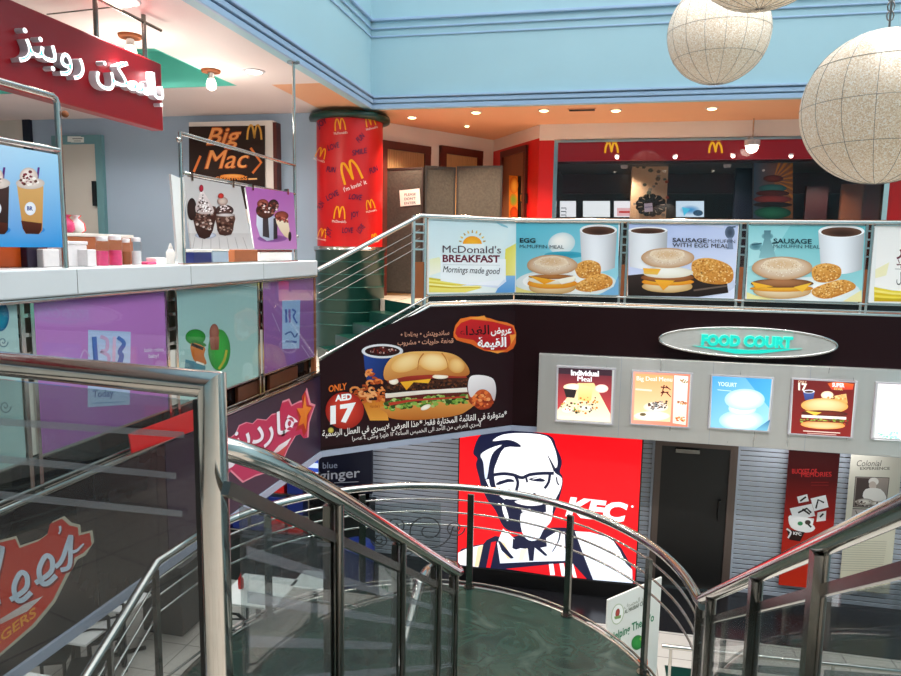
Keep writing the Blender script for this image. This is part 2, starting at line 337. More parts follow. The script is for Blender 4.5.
# ------------------------------------------------------------------ the place: key planes (metres; ground floor z=0)
XL, YF = -3.38, 10.06                      # left and far edges of the atrium
A1, A2 = V((XL, 8.08, 0)), V((-1.21, YF, 0))   # the slanted corner between them
CD = (A2-A1).normalized(); CN = V((CD.y, -CD.x, 0))
ZB, ZL, ZM, ZC = 2.62, 3.62, 4.43, 7.22    # fascia bottom, left floor, far floor, soffit
PL, PF, PC = pX(XL), pY(YF), Plane(A1, CN)
YW = 11.0                                  # ground-floor far wall
# floors
struct('floor', MB().box((-10, -4, -.2), (7, 17, 0)), 'floor_tile')
struct('floor_border', MB().box((-10, 9.55, .0), (7, YW, .006)), 'granite')
def upper_floor(name, poly, z0, z1, m): struct(name, MB().prism([(x, y, z0) for x, y in poly], (0, 0, z1-z0)), m)
KX = PC.hit(430, 303); KX.z = 0; KB = KX-CN*4   # where the corner stair reaches the far floor
upper_floor('floor_left', [(-10, -4), (XL-.06, -4), (XL-.06, 8.08), (A1.x-.04, A1.y+.05), (KX.x-.04, KX.y+.05), (KB.x, KB.y), (-10, KB.y)], ZB+.05, ZL, 'upper_tile')
upper_floor('floor_far', [(KX.x-.04, KX.y+.05), (A2.x-.05, YF+.06), (7, YF+.06), (7, 17), (KB.x, 17), (KB.x, KB.y)], ZB+.05, ZM, 'upper_tile')
upper_floor('floor_near', [(XL-.06, -4), (7, -4), (7, 1.2), (.78, 1.2), (.78, 1.65), (XL-.06, 1.65)], ZL-.35, ZL, 'upper_tile')
# fascias round the opening
def fascia(name, a, b, z0, z1, th, m, n):
    a, b = V((*a, 0)), V((*b, 0)); n = V(n); mb = MB(); mb.prism([a+V((0, 0, z0)), b+V((0, 0, z0)), b+V((0, 0, z1)), a+V((0, 0, z1))], -n*th); return struct(name, mb, m)
fascia('wall_left_fascia', (XL, -4), (XL, 8.08), ZB, ZL, .06, 'fascia_dark', (1, 0, 0))
fascia('wall_far_fascia', (A2.x, YF), (7, YF), ZB, ZM, .06, 'maroon', (0, -1, 0))
cst = thing('staircase', 'short dark green corner stair rising to the far upper floor', 'staircase', KX-CN*.8+V((0, 0, ZL))); mb = MB(); tk = (KX-A1).length
for i in range(4):
    z = ZL+(ZM-ZL)/5*(i+1); p = A1+CD*(tk-.02-(4-i)*.27)-CN*.1; q = KX-CD*.002-CN*.1; mb.prism([V((p.x, p.y, ZL+.002)), V((q.x, q.y, ZL+.002)), V((q.x, q.y, z)), V((p.x, p.y, z))], -CN*1.25)
obj('step', mb, 'green_base', cst); p, q = KX-CN*.12-CD*.006, KX-CN*1.4-CD*.006; obj('riser', MB().prism([V((p.x, p.y, ZL+.01)), V((q.x, q.y, ZL+.01)), V((q.x, q.y, ZM)), V((p.x, p.y, ZM))], -CD*.01), 'green_base', cst)
def corner_fascia():
    mb = MB(); p = [(A1, ZB), (A2, ZB), (A2, ZM), (KX, ZM), (A1, ZL+.03)]
    mb.prism([V((q.x, q.y, z)) for q, z in p], -CN*.06); struct('wall_corner_fascia', mb, 'maroon')
corner_fascia()
tr = MB(); 
for a, b, n in ((V((XL, -4, 0)), A1, V((1, 0, 0))), (A1, A2, CN), (A2, V((7, YF, 0)), V((0, -1, 0)))):
    tr.prism([a+V((0, 0, ZB-.05)), b+V((0, 0, ZB-.05)), b+V((0, 0, ZB+.025)), a+V((0, 0, ZB+.025))], n*.03)
struct('trim_fascia', tr, 'trim_grey')
struct('ceiling_ground', MB().box((-10, -4, ZB-.02), (XL-.1, 12, ZB+.04)), 'soffit')
struct('ceiling_ground_far', MB().prism([(XL-.1, 8.25, ZB-.02), (A2.x, YF+.1, ZB-.02), (7, YF+.1, ZB-.02), (7, 12, ZB-.02), (XL-.1, 12, ZB-.02)], (0, 0, .06)), 'soffit')
# upper blue walls and mouldings
struct('wall_upper_left', MB().box((XL-.12, -4, ZC-.002), (XL, YF+.12, 10.6)), 'blue_wall')
struct('wall_upper_far', MB().box((XL, YF, ZC-.002), (7, YF+.12, 10.6)), 'blue_wall')
def mould(name, z0, z1, d):
    mb = MB(); mb.box((XL, -4, z0), (XL+d, YF, z1)); mb.box((XL, YF-d, z0), (7, YF, z1)); struct(name, mb, 'blue_trim', .008)
mould('trim_1', ZC-.015, ZC+.05, .035); mould('trim_2', ZC+.065, ZC+.12, .05); mould('trim_3', ZC+.135, ZC+.165, .075)
mould('trim_4', 8.20, 8.225, .02); mould('trim_5', 8.31, 8.335, .03); mould('trim_6', 8.42, 8.46, .045)
struct('wall_right', MB().box((7, -4, 0), (7.2, 17, 10.6)), 'blue_wall'); struct('wall_back', MB().box((-10, -4.2, 0), (7.2, -4, 10.6)), 'blue_wall')
struct('wall_left', MB().box((-10.2, -4.2, 0), (-10, 17, ZC)), 'shop_blue'); struct('ceiling_added_roof', MB().box((-3.5, -4.2, 10.6), (7.2, .2, 10.75)), 'roof')  # unseen near roof, added to cut the sky's reflection in the chrome
struct('wall_store_back', MB().box((-10, 16.8, ZM), (7, 17, ZC)), 'store_dark')
struct('wall_far', MB().box((-10, YW+.12, 0), (7, YW+.3, ZB)), 'black')
# soffits: left shop ceiling with a teal coffer, far ceiling peach, warm light put into its colour
cx0, cx1, cy0, cy1 = -9.0, -4.62, 6.75, 8.45
mb = MB(); mb.box((-10, -4, ZC), (cx0, 10.3, ZC+.12)); mb.box((cx1, -4, ZC), (XL-.11, 8.45, ZC+.12)); mb.box((cx0, -4, ZC), (cx1, cy0, ZC+.12)); mb.box((cx0, cy1, ZC), (cx1, 10.3, ZC+.12)); mb.box((cx1, 8.45, ZC), (-4.15, 10.3, ZC+.12)); struct('ceiling', mb, 'soffit')
mb = MB(); mb.box((cx0-.05, cy0-.05, ZC+.45), (cx1+.05, cy1+.05, ZC+.5)); mb.box((cx0-.05, cy1-.03, ZC+.002), (cx1, cy1-.002, ZC+.45)); mb.box((cx1-.03, cy0, ZC+.002), (cx1-.002, cy1-.03, ZC+.45)); mb.box((cx0-.05, cy0-.05, ZC+.12), (cx1, cy0, ZC+.45)); mb.box((cx0-.05, cy0, ZC+.12), (cx0, cy1, ZC+.45)); struct('ceiling_coffer', mb, 'teal')
mb = MB(); mb.box((-4.15, 8.45, ZC), (XL-.11, 10.3, ZC+.12)); mb.box((-4.15, YF+.1, ZC), (7, 17, ZC+.12)); struct('ceiling_far', mb, 'peach')
# shop back wall with its cream door
struct('wall_shop_back', MB().box((-10, 10.25, ZL), (-4.0, 10.45, ZC)), 'shop_blue')
PB = pY(10.25)
d1, d2 = PB.hit(62, 145), PB.hit(103, 265)
o = struct('door_1', MB().box((d1.x, 10.21, ZL), (d2.x, 10.26, d1.z)), 'cream')
mb = MB(); mb.box((d1.x-.14, 10.18, ZL), (d1.x, 10.25, d1.z)); mb.box((d2.x, 10.18, ZL), (d2.x+.13, 10.25, d1.z)); mb.box((d1.x-.14, 10.18, d1.z), (d2.x+.13, 10.25, d1.z+.14)); obj('door_frame', mb, 'teal_frame', o)
h1 = PB.hit(102, 194); mb = MB().box((h1.x-.1, 10.14, h1.z-.2), (h1.x-.04, 10.21, h1.z+.2)); obj('door_handle', mb, 'black', o)
a = Art(pY(10.17)); a.poly([(71, 137), (84, 137), (84, 142.5), (71, 142.5)], 'e8ece6'); a.line([(72.5, 138.8), (82.5, 138.8)], .7, '222222'); a.line([(74, 141), (81, 141)], .6, '444444')
sgn = thing('door_sign', 'small white notice over the cream shop door', 'sign', PB.hit(77, 140)+V((0, -.07, 0))); obj('plate', MB().prism([PB.hit(*q)+V((0, -.07, 0)) for q in ((71, 137), (84, 137), (84, 142.5), (71, 142.5))], (0, -.008, 0)), 'paper', sgn); a.l += .008; a.obj('lettering', PRINT, sgn)
# dark framed opening at far left of the shop
q = [PB.hit(-40, 96), PB.hit(35, 175)]
mb = MB(); mb.box((q[0].x, 10.19, q[0].z+.02), (q[1].x, 10.25, q[0].z-.14)); mb.box((q[1].x-.14, 10.19, 5.6), (q[1].x, 10.25, q[0].z-.1)); struct('window_1', mb, 'navy')
mb = MB().box((q[0].x, 10.22, 5.6), (q[1].x-.14, 10.25, q[0].z-.12)); obj('window_blind', mb, 'cream', bpy.data.objects['window_1'])
# far store: slanted white wall with two slatted doors, red return walls, glazed front
G0, G1, G2 = V((-3.66, 10.95, 0)), V((-2.04, 13.15, 0)), V((-1.06, 11.65, 0))
def slant(a, b, z0, z1, th=.12):
    a, b = V(a), V(b); d = (b-a).normalized(); n = V((d.y, -d.x, 0)); mb = MB(); mb.prism([V((p.x, p.y, z)) for p, z in ((a, z0), (b, z0), (b, z1), (a, z1))], -n*th); return mb, d, n
mb, gd, gn = slant(G0, G1, ZM, ZC); struct('wall_store_slanted', mb, 'bulkhead')
PG = Plane(G0, gn)
for k, (xa, xb, yt) in enumerate(((379, 429, 141.5), (439, 481, 146.5))):
    a, b = PG.hit(xa, yt), PG.hit(xb, yt+4); a.z = b.z = (a.z+b.z)/2
    fr = MB(); t = .13
    fr.prism([a, a+gd*t, (a+gd*t)*1-V((0, 0, a.z-ZM)), a-V((0, 0, a.z-ZM))], gn*.06); fr.prism([b-gd*t, b, b-V((0, 0, a.z-ZM)), b-gd*t-V((0, 0, a.z-ZM))], gn*.06); fr.prism([a, b, b-V((0, 0, t)), a-V((0, 0, t))], gn*.065)
    o = struct('door_%d' % (k+2), fr, 'wood_frame')
    sl = MB(); n = 16; L = (b-a).length-2*t
    for i in range(n):
        c = a+gd*(t+L*(i+.5)/n)+gn*.02; c.z = (ZM+a.z-t)/2; sl.obox(c, gd*L/n*.42, gn*.018, V((0, 0, (a.z-t-ZM)/2)))
    sl.prism([a+gd*t-V((0, 0, t)), b-gd*t-V((0, 0, t)), V((b.x, b.y, ZM))-gd*t, V((a.x, a.y, ZM))+gd*t], gn*.012); obj('slatted_panel', sl, 'wood_slat', o)
mb, rd, rn = slant(G1, G2, ZM, ZC-.21); struct('wall_store_red', mb, 'red_wall'); PR = Plane(G1, rn)
mb, _, _ = slant(G1, G2, ZC-.21, ZC, .1); struct('trim_bulkhead_return', mb, 'bulkhead')
struct('trim_bulkhead', MB().box((-1.06, 11.64, 6.97), (7, 11.8, ZC)), 'bulkhead')
a, b = PR.hit(503, 145.5), PR.hit(528.5, 141); zt = 6.95; mb = MB()
for p in (a, b-rd*.08): mb.prism([V((p.x, p.y, ZM)), V((p.x, p.y, ZM))+rd*.08, V((p.x, p.y, zt))+rd*.08, V((p.x, p.y, zt))], rn*.05)
mb.prism([V((a.x, a.y, zt-.1)), V((b.x, b.y, zt-.1)), V((b.x, b.y, zt)), V((a.x, a.y, zt))], rn*.055); o = struct('door_4', mb, 'wood_frame')
obj('door_leaf', MB().prism([V((a.x, a.y, ZM)), V((b.x, b.y, ZM)), V((b.x, b.y, zt)), V((a.x, a.y, zt))], rn*.02), 'wood_door', o)
mb = MB().box((-1.06, 11.65, ZM), (-.8, 11.75, 6.97)); mb.box((4.05, 11.65, ZM), (7, 11.75, 6.97)); struct('wall_store_front', mb, 'red_wall')
# storefront glazing
wn = struct('window_2', MB().box((-.8, 11.64, 6.93), (4.05, 11.74, 6.98)).box((-.82, 11.63, ZM), (-.76, 11.74, 6.98)).box((4.03, 11.63, ZM), (4.10, 11.74, 6.98)).box((-.8, 11.64, ZM), (4.05, 11.74, ZM+.08)), 'chrome')
obj('pane', MB().box((-.76, 11.69, ZM+.08), (4.03, 11.70, 6.93)), 'store_glass', wn)
# red sign band behind the glass with two arches
PBand = pY(11.78)
sg = thing('store_sign_band', 'long dark red band with two golden arches inside the store window top', 'sign', (1.6, 11.9, 6.6))
obj('band', MB().box((-.76, 11.78, 6.66), (4.03, 11.86, 6.95)), 'sign_red_lit', sg)
for x in (611.5, 715.5): ar = Art(PBand); ar.arches(x, 148, 13, 10, 'f4b01c'); ar.obj('arches', LIT, sg)
struct('ceiling_store', MB().box((-.8, 11.9, 6.62), (4.05, 16.8, 6.68)), 'store_dark')
PI = pY(12.6)
def inner(name, label, cat, quad, m, th=.08, surf=PI, extra=None, group=None):
    P = [surf.hit(*q) for q in quad]; t = thing(name, label, cat, (sum((p.x for p in P))/4, P[0].y, min(p.z for p in P)), group)
    obj('panel', MB().prism(P, -surf.n*th), m, t); 
    if extra: extra.obj('picture', PRINT if extra.lit == 0 else LIT, t)
    return t
def A_(surf, *z, lit=0, base=.002): a = Art(surf, z or (0, 0, 1), base); a.lit = lit; return a
# pillar of pink speckled paper in the store, standing on the store floor
PPi = pY(12.3)
a = A_(PPi, 550, 130, 5.005); a.spots([(415, 140), (590, 140), (590, 440), (412, 440)], 26, 16, ['6b5f4e', 'a8442a', '7a6a55', '8a8378', '556055'])
P = [PPi.hit(633, 158), PPi.hit(669, 158)]
pl = thing('store_pillar', 'square peach pillar with dark flecks inside the dark store', 'pillar', ((P[0].x+P[1].x)/2, 12.55, ZM)); obj('shaft', MB().box((P[0].x, 12.3, ZM), (P[1].x, 12.8, 6.62)), 'store_pillar', pl); a.obj('flecks', PRINT, pl)
# lace shaped dark emblem on the pillar
PE = pY(12.2); a = A_(PE, 550, 130, 5.005, base=.06)
for i in range(13):
    t = math.pi*2*i/13; a.ell(505+62*math.cos(t), 378+44*math.sin(t), 17, 14, '1c1714')
a.ell(503, 378, 62, 44, '241d1a'); 
for i in range(11): t = math.pi*2*i/11; a.line([(505+46*math.cos(t), 375+33*math.sin(t)), (505+68*math.cos(t), 375+46*math.sin(t))], 3.5, 'c9b79c')
a.poly([(470, 370), (510, 366), (514, 408), (472, 412)], 'c8c6e4'); a.line([(474, 388), (510, 385)], 3, '6a6aa0')
em = thing('lace_emblem', 'black lace shaped emblem sign hanging on the peach pillar', 'sign', PE.hit(650, 215)); obj('backing', MB().prism([PE.hit(639, 197), PE.hit(662, 197), PE.hit(662, 213), PE.hit(639, 213)], (0, .1, 0)), 'black', em); a.obj('picture', PRINT, em)
# lit counter screens low in the window
for k, (quad, lab, cols) in enumerate((([(560, 201), (576, 201), (576, 217), (560, 217)], 'white lit counter screen left edge of the store window', ('f2f4f4', '30383c')), ([(583, 201), (610, 201), (610, 217), (583, 217)], 'wide white lit counter screen in the store window', ('eef4f2', None)), ([(614, 201), (632, 201), (632, 217), (614, 217)], 'white and red lit counter screen beside the peach pillar', ('f4f2f2', 'c02020')), ([(676, 201), (704, 201), (704, 217), (676, 217)], 'blue lit counter screen right of the peach pillar', ('cfe6f2', '2a90c8')))):
    a = A_(PI, lit=1); a.poly(quad, cols[0])
    if k == 0:
        for dy in (208, 211.5, 215): a.line([(561, dy), (566, dy), (566, dy+2)], .9, cols[1])
    if k == 2: a.poly([(617, 208), (631, 208), (631, 216), (617, 216)], 'e8b4b4'); a.line([(619, 212), (630, 212)], 2, cols[1])
    if k == 3: a.ell(690, 210, 11, 5, '2a90c8', 'cfe6f2'); a.ell(698, 213, 5, 3, '1b4a66'); a.poly([(682, 207), (690, 209), (684, 216)], '3fc0e0')
    inner('counter_screen', lab, 'screen', quad, 'black', .05, PI, a, 'lit screens in the store window')
    ts = [o for o in bpy.data.objects if o.name.startswith('counter_screen')][-1]; obj('stand', MB().tube([ts.location+V((0, .06, 0)), V((ts.location.x, ts.location.y+.06, ZM))], .03, 10), 'black', ts)
# tall burger poster on the glass line
PO = pY(11.95); a = A_(PO, 720, 130, 4.978)
a.poly([(170, 160), (362, 150), (362, 440), (165, 440)], '3a5a70', 'a86a34', (1, 0))
for i in range(9): t = -1.3+i*.28; a.poly([(265, 250), (265+150*math.cos(t), 250+150*math.sin(t)), (265+150*math.cos(t+.14), 250+150*math.sin(t+.14))] if abs(150*math.cos(t)) < 99 else [(265, 250), (362, 250+97*math.tan(t)), (362, 250+97*math.tan(t+.1))], 'e09030')
a.ell(265, 242, 50, 18, '8a3a26', '4a1c18'); a.ell(262, 290, 70, 20, '3d8a84', '245a5c'); a.ell(262, 315, 84, 16, '6a2a22', '3a1816'); a.ell(262, 345, 95, 20, 'b04038', '702424'); a.ell(262, 372, 98, 14, '2c1816'); a.ell(262, 412, 92, 30, '2f9068', '18583e')
inner('burger_poster', 'tall bright poster of a stacked burger inside the dark store window', 'poster', [(753, 162), (793, 162), (793, 219), (753, 219)], 'store_dark', .03, PO, a)
for k, (x0, x1, y0, m, lab) in enumerate(((737, 752, 158, 'navy', 'narrow dark blue panel left of the burger poster'), (807, 826, 186, 'store_maroon', 'dark red menu stand in the store right of the poster'), (843, 862, 184, 'wood_door', 'brown timber panel near the right end of the store window'), (864, 880, 184, 'wood_frame', 'dark carved panel at the right end of the store window'))):
    P = [PI.hit(x0, y0), PI.hit(x1, 222)]; t = thing('store_display', lab, 'display', (P[0].x, 12.65, ZM)); obj('board', MB().box((P[0].x, 12.6, ZM), (P[1].x, 12.7, P[0].z)), m, t)
# small lamps of the store ceiling and its glaring lamp
def bulb(px, py, surf, r, lab, m='lamp_glow', grp='small ceiling lamps in the store'):
    c = surf.hit(px, py); t = thing('ceiling_lamp', lab, 'lamp', c, grp); obj('rim', MB().lathe(c+V((0, 0, r*.2)), [(r*1.25, 0), (r*1.25, r*.9)], 14), 'letter_side', t); obj('bulb', MB().ball(c, r, 14, 8), m, t); return c
for (x, y, nm) in ((617, 156, 'small round lamp in store ceiling under the left arches'), (675, 156, 'small round lamp in store ceiling right of the peach pillar'), (733, 155, 'small round lamp in store ceiling under the right arches'), (791, 155, 'small round lamp in store ceiling above the burger poster')): bulb(x, y+1, pZ(6.58), .026, nm)
for x_, y_ in ((.3, 12.1), (1.9, 12.1), (3.4, 12.1)):  # hidden spots added to light the store interior
    ld = bpy.data.lights.new('store_light', 'SPOT'); ld.energy = 90; ld.color = (1, .85, .68); ld.spot_size = 2.4; ld.spot_blend = .6; ld.shadow_soft_size = .08
    t = thing('store_fill_lamp', 'added spot lamp hidden above the store window band', 'lamp', (x_, y_, 6.6), 'added spot lamps behind the store window band'); obj('housing', MB().lathe((x_, y_, 6.6), [(.05, -.03), (.06, 0), (.06, .02)], 14), 'letter_side', t); lo = bpy.data.objects.new('store_light', ld); COL.objects.link(lo); lo.parent = t; lo.location = (0, 0, -.05)
obj('reflection_strip', MB().box((-.76, 13.2, 6.25), (4.03, 13.3, 6.6)), 'store_maroon', sg)  # dark red strip stands in for a band reflected in the window
c = bulb(752, 147, pY(11.5), .09, 'large glaring white ball lamp at the top of the store window', grp=None)
obj('stem', MB().tube([c+V((0, 0, .05)), V((c.x, c.y, ZC+.02))], .012), 'chrome', bpy.data.objects[[o.name for o in bpy.data.objects if o.name.startswith('ceiling_lamp')][-1]])
# ------------------------------------------------------------------ red column with the arches pattern
CC, CR = (-3.83, 10.40), .50
cy = Cyl(CC, CR)
co = thing('advertising_column', 'round red column printed with golden arches under a dark disc', 'column', (*CC, ZL))
zb = cy.hit(350, 247).z; zt = cy.hit(350, 116).z
obj('base', MB().lathe((*CC, 0), [(CR+.03, ZL+.002), (CR+.03, zb-.08), (CR+.05, zb-.06), (CR+.05, zb-.02)], 40), 'green_base', co)
mb = MB()
for k in range(6): mb.tube([(CC[0]+(CR+.032)*math.cos(t/12*math.pi), CC[1]+(CR+.032)*math.sin(t/12*math.pi), zb-.22-k*.19) for t in range(24)], .008, 6, True)
obj('base_band', mb, 'green_band', co); obj('collar', MB().lathe((*CC, 0), [(CR+.055, zb-.05), (CR+.055, zb), (CR, zb+.01)], 40), 'chrome', co)
obj('drum', MB().lathe((*CC, 0), [(CR, zb), (CR, zt)], 48), 'red_wall', co)
obj('top_disc', MB().lathe((*CC, 0), [(CR, zt-.02), (CR+.1, zt-.01), (CR+.115, zt+.03), (CR+.1, zt+.07), (CR-.05, zt+.075), (.2, zt+.08), (.2, ZC)], 48), 'green_base', co)
a = Art(cy, (150, 60, 3.754))
def march(x, y, s, rot, cap='McDonald\'s'):
    a.arches(x, y, s*.85, s*.95, 'f6a81c', s*.105, rot); c, n = math.cos(rot), math.sin(rot); k = s*.72
    p0 = (x-n*-0-c*s*.55-n*k, y-n*s*.55+c*k+s*.05); p1 = (x+c*s*.55-n*k, y+n*s*.55+c*k+s*.05); a.text(cap, p0, p1, s*.2, 'f6e8e0', .01, 0, (n, -c))
march(713, 243, 46, -.1); march(826, 230, 40, -.25); march(752, 420, 82, -.35, "i'm lovin' it"); march(712, 574, 48, .05); march(826, 543, 36, -.2); march(643, 350, 40, .3); march(648, 650, 34, .2); march(842, 665, 26, -.3)
for (x, y, s, r, t) in ((652, 235, 44, -.6, 'JOY'), (692, 325, 46, -.3, 'LOVE'), (788, 345, 56, -.2, 'SMILE'), (680, 412, 36, .1, 'FUN'), (690, 508, 52, -.5, 'LOVE'), (770, 515, 50, .1, 'LOVE'), (770, 580, 34, -.2, 'JOY'), (842, 412, 34, -.4, 'FUN'), (742, 640, 42, 0, 'LOVE'), (680, 640, 34, -1.2, 'JOY'), (798, 630, 34, -.9, 'LOVE'), (796, 290, 34, -.8, 'FUN'), (652, 540, 28, -1.2, 'FUN')):
    c, n = math.cos(r), math.sin(r); a.text(t, (x-c*s/2, y-n*s/2+9), (x+c*s/2, y+n*s/2+9), 20, '4a2048', .02, .2, (n, -c))
a.obj('printed_pattern', PRINT, co)
# ------------------------------------------------------------------ folding screens
FS = Plane(PG.p, PG.n, 0); s0 = V((-3.15, 10.95, 0))
y_s = 11.2
scr = [(383.5, 424, 169, 166.5), (425, 455.5, 167.5, 165.5), (457, 503, 166, 166)]
dep = [(11.15, 11.0), (11.0, 11.28), (11.26, 11.2)]
for k, ((xa, xb, ya, yb), (da, db)) in enumerate(zip(scr, dep)):
    A, B = pY(da).hit(xa, ya), pY(db).hit(xb, yb); zt = (A.z+B.z)/2; d = (B-A); d.z = 0; L = d.length; d.normalize(); n = V((d.y, -d.x, 0))
    t = thing('folding_screen', ('brown fabric screen panel with a white paper notice beside the red column', 'narrow middle brown fabric screen panel', 'right hand brown fabric screen panel beside the timber doorway')[k], 'screen', ((A.x+B.x)/2, (A.y+B.y)/2, ZM), 'brown fabric folding screens before the slatted doors')
    a0 = V((A.x, A.y, 0)); b0 = V((B.x, B.y, 0)); f = MB()
    for p in (a0+d*.015, b0-d*.015): f.obox(p+V((0, 0, (ZM+zt)/2)), d*.015, n*.02, V((0, 0, (zt-ZM)/2)))
    for z in (ZM+.06, zt-.015): f.obox((a0+b0)/2+V((0, 0, z)), d*L/2, n*.018, V((0, 0, .015)))
    obj('frame', f, 'screen_frame', t); obj('fabric_panel', MB().obox((a0+b0)/2+V((0, 0, (ZM+.06+zt)/2)), d*(L/2-.03), n*.012, V((0, 0, (zt-ZM-.06)/2-.015))), 'fabric', t)
    if k == 0: pls = Plane(A, n, .015)
nt_ = thing('paper_notice', 'white paper notice reading please don\'t enter on the brown screen', 'notice', pls.hit(409, 206)); obj('sheet', MB().prism([pls.hit(*q) for q in ((399.5, 190.5), (419.5, 188.5), (420.5, 204.5), (400.5, 206.5))], n*.004), 'paper', nt_)
a = Art(pls, base=.006)
for i, s in enumerate(('PLEASE', "DON'T", 'ENTER')): a.text(s, (404.5, 196+i*4.3), (416, 195.2+i*4.3), 2.5, '555560', .01)
a.obj('lettering', PRINT, nt_)
# orange poster in the timber doorway
a = A_(PR, 340, 60, 3.754, base=.045); a.poly([(643, 433), (676, 436), (676, 640), (643, 640)], 'e88a2a', 'd8641a'); a.ell(662, 470, 16, 32, 'f0b040', 'd06018', 0, (0, -.2)); a.ell(660, 525, 15, 24, '7a9a38', 'c87820'); a.ell(662, 575, 15, 24, 'd84818', 'a83010')
t = thing('doorway_poster', 'narrow orange food poster on the timber door', 'poster', PR.hit(515, 225)); obj('backing', MB().prism([PR.moved(.03).hit(*q) for q in ((510.5, 175), (520.5, 176), (520.5, 230), (510.5, 230))], -rn*.02), 'black', t); a.obj('picture', PRINT, t)
PRn = PR.moved(.03); t = thing('wall_emblem', 'small dark square emblem beside the orange poster', 'sign', PRn.hit(523, 203)); obj('plate', MB().prism([PRn.hit(*q) for q in ((519.5, 193), (526.5, 193.5), (526.5, 203), (519.5, 203))], -rn*.02), 'black', t)
a = Art(PRn); a.line([(521, 195), (525, 195.5), (525, 201), (521, 201)], .8, 'c87830', closed=True); a.obj('mark', PRINT, t)
# ------------------------------------------------------------------ soffit lamps and vent
def downlight(px, py, label, warm=True, r=.055, z=ZC, power=28, size=1.9):
    c = pZ(z).hit(px, py); t = thing('downlight', label, 'lamp', c, 'round recessed lamps in the soffits')
    obj('ring', MB().lathe(c, [(r*1.35, -.012), (r*1.45, 0), (r*1.45, .01)], 20), 'letter_side', t); obj('lens', MB().lathe(c, [(r, -.016), (r*.9, -.02)], 20), 'lamp_warm' if warm else 'lamp_glow', t)
    ld = bpy.data.lights.new('lamp_light', 'SPOT'); ld.energy = power; ld.color = (1, .80, .56) if warm else (1, .95, .9); ld.spot_size = size; ld.spot_blend = .7; ld.shadow_soft_size = .06
    lo = bpy.data.objects.new('lamp_light', ld); COL.objects.link(lo); lo.parent = t; lo.location = (0, 0, -.05); return t
for x, y, l in ((412, 117, 'round lamp in the peach soffit nearest the red column'), (476, 112, 'round lamp in the peach soffit above the middle screen'), (467, 125.5, 'smaller rear round lamp in the peach soffit'), (544, 110, 'round lamp in the peach soffit left of the vent'), (616, 110, 'round lamp in the peach soffit right of the vent'), (712, 108, 'round lamp in the peach soffit above the right golden arches')): downlight(x, y, l, True, .035 if y == 125.5 else .06, power=250)
downlight(254, 71, 'large round lamp in the pale soffit left of the slim pole', False, .09, power=650); downlight(119, 0, 'large round lamp in the pale soffit above the red shop sign', False, .12, power=650)
for dx in ((1.2, 3.4), (4.5, 0)):
    pass
c = pZ(ZC).hit(582, 109); t = thing('air_vent', 'dark slotted air vent in the peach soffit', 'vent', c); mb = MB().box(c+V((-.2, -.07, -.015)), c+V((.2, .07, 0))); obj('frame', mb, 'peach', t); mb = MB()
for i in range(5): mb.box(c+V((-.18, -.055+i*.024, -.02)), c+V((.18, -.043+i*.024, -.014)))
obj('slot', mb, 'black', t)
for k, (x_, y_) in enumerate(((-5.6, 7.6), (-7.6, 7.6))):  # unseen lamps added to brighten the shop wall and the recess
    c = V((x_, y_, ZC+.45)); t = thing('coffer_fill_lamp', 'added round lamp hidden on the ceiling of the teal recess', 'lamp', c, 'added lamps in the teal ceiling recess')
    obj('dish', MB().lathe(c, [(.12, -.05), (.15, -.02), (.15, 0)], 20), 'lamp_bulb', t); ld = bpy.data.lights.new('lamp_light', 'SPOT'); ld.spot_size = 2.7; ld.spot_blend = .4; ld.energy = 115; ld.color = (1, .90, .86); ld.shadow_soft_size = .12; lo = bpy.data.objects.new('lamp_light', ld); COL.objects.link(lo); lo.parent = t; lo.location = (0, 0, -.18)
def spotlamp(px, py, label):
    c = pZ(ZC).hit(px, py-7); t = thing('spot_lamp', label, 'lamp', c, 'small bulb lamps under the shop ceiling'); obj('plate', MB().lathe(c, [(.10, -.03), (.11, -.02), (.11, 0)], 18), 'brown_card', t); obj('stem', MB().lathe(c, [(.035, -.1), (.04, -.02)], 12), 'chrome', t); b = c+V((0, 0, -.16)); obj('bulb', MB().lathe(b, [(.01, -.07), (.05, -.05), (.06, 0), (.045, .05), (.03, .07)], 16), 'lamp_bulb', t)
    ld = bpy.data.lights.new('lamp_light', 'POINT'); ld.energy = 20; ld.color = (1, .93, .82); ld.shadow_soft_size = .06; lo = bpy.data.objects.new('lamp_light', ld); COL.objects.link(lo); lo.parent = t; lo.location = (0, .0, -.45)
spotlamp(130, 42, 'bulb lamp on a bronze plate above the red shop sign'); spotlamp(211, 77, 'bulb lamp on a bronze plate beside the teal ceiling recess')
# ------------------------------------------------------------------ railing of the far upper floor, stepping down the corner stair
zr = 5.635; K = PC.moved(-.02).hit(420, 213); Lw = PC.moved(-.02).hit(318, 270); K.z = zr
B2 = V((A2.x, YF+.02, 0)); RE = V((6.95, YF+.02, 0))
rl = thing('glass_railing', 'chrome railing of the far upper floor carrying the breakfast posters', 'railing', (1, YF, ZM))
obj('top_rail', MB().tube([Lw, K, V((B2.x, B2.y, zr)), V((RE.x, RE.y, zr))], .032, 12), 'chrome', rl)
k2 = V((KX.x, KX.y, 0))-CN*.02
mb = MB()
for dz, r in ((.015, .024), (.06, .012), (.15, .016)): mb.tube([V((A1.x, A1.y, ZL+.06+dz))-CN*.01, V((k2.x, k2.y, ZM+dz))+CN*.01, V((B2.x, B2.y-.01, ZM+dz)), V((RE.x, RE.y-.01, ZM+dz))], r, 10)
obj('bottom_rail', mb, 'chrome', rl)
mb = MB()
sl = (K-Lw)
for off in (.16, .27, .38): mb.tube([V((Lw.x, Lw.y, Lw.z-off-.02)), V((K.x, K.y, zr-off-.02))], .007, 8)
obj('slanted_rod', mb, 'dark_chrome', rl)
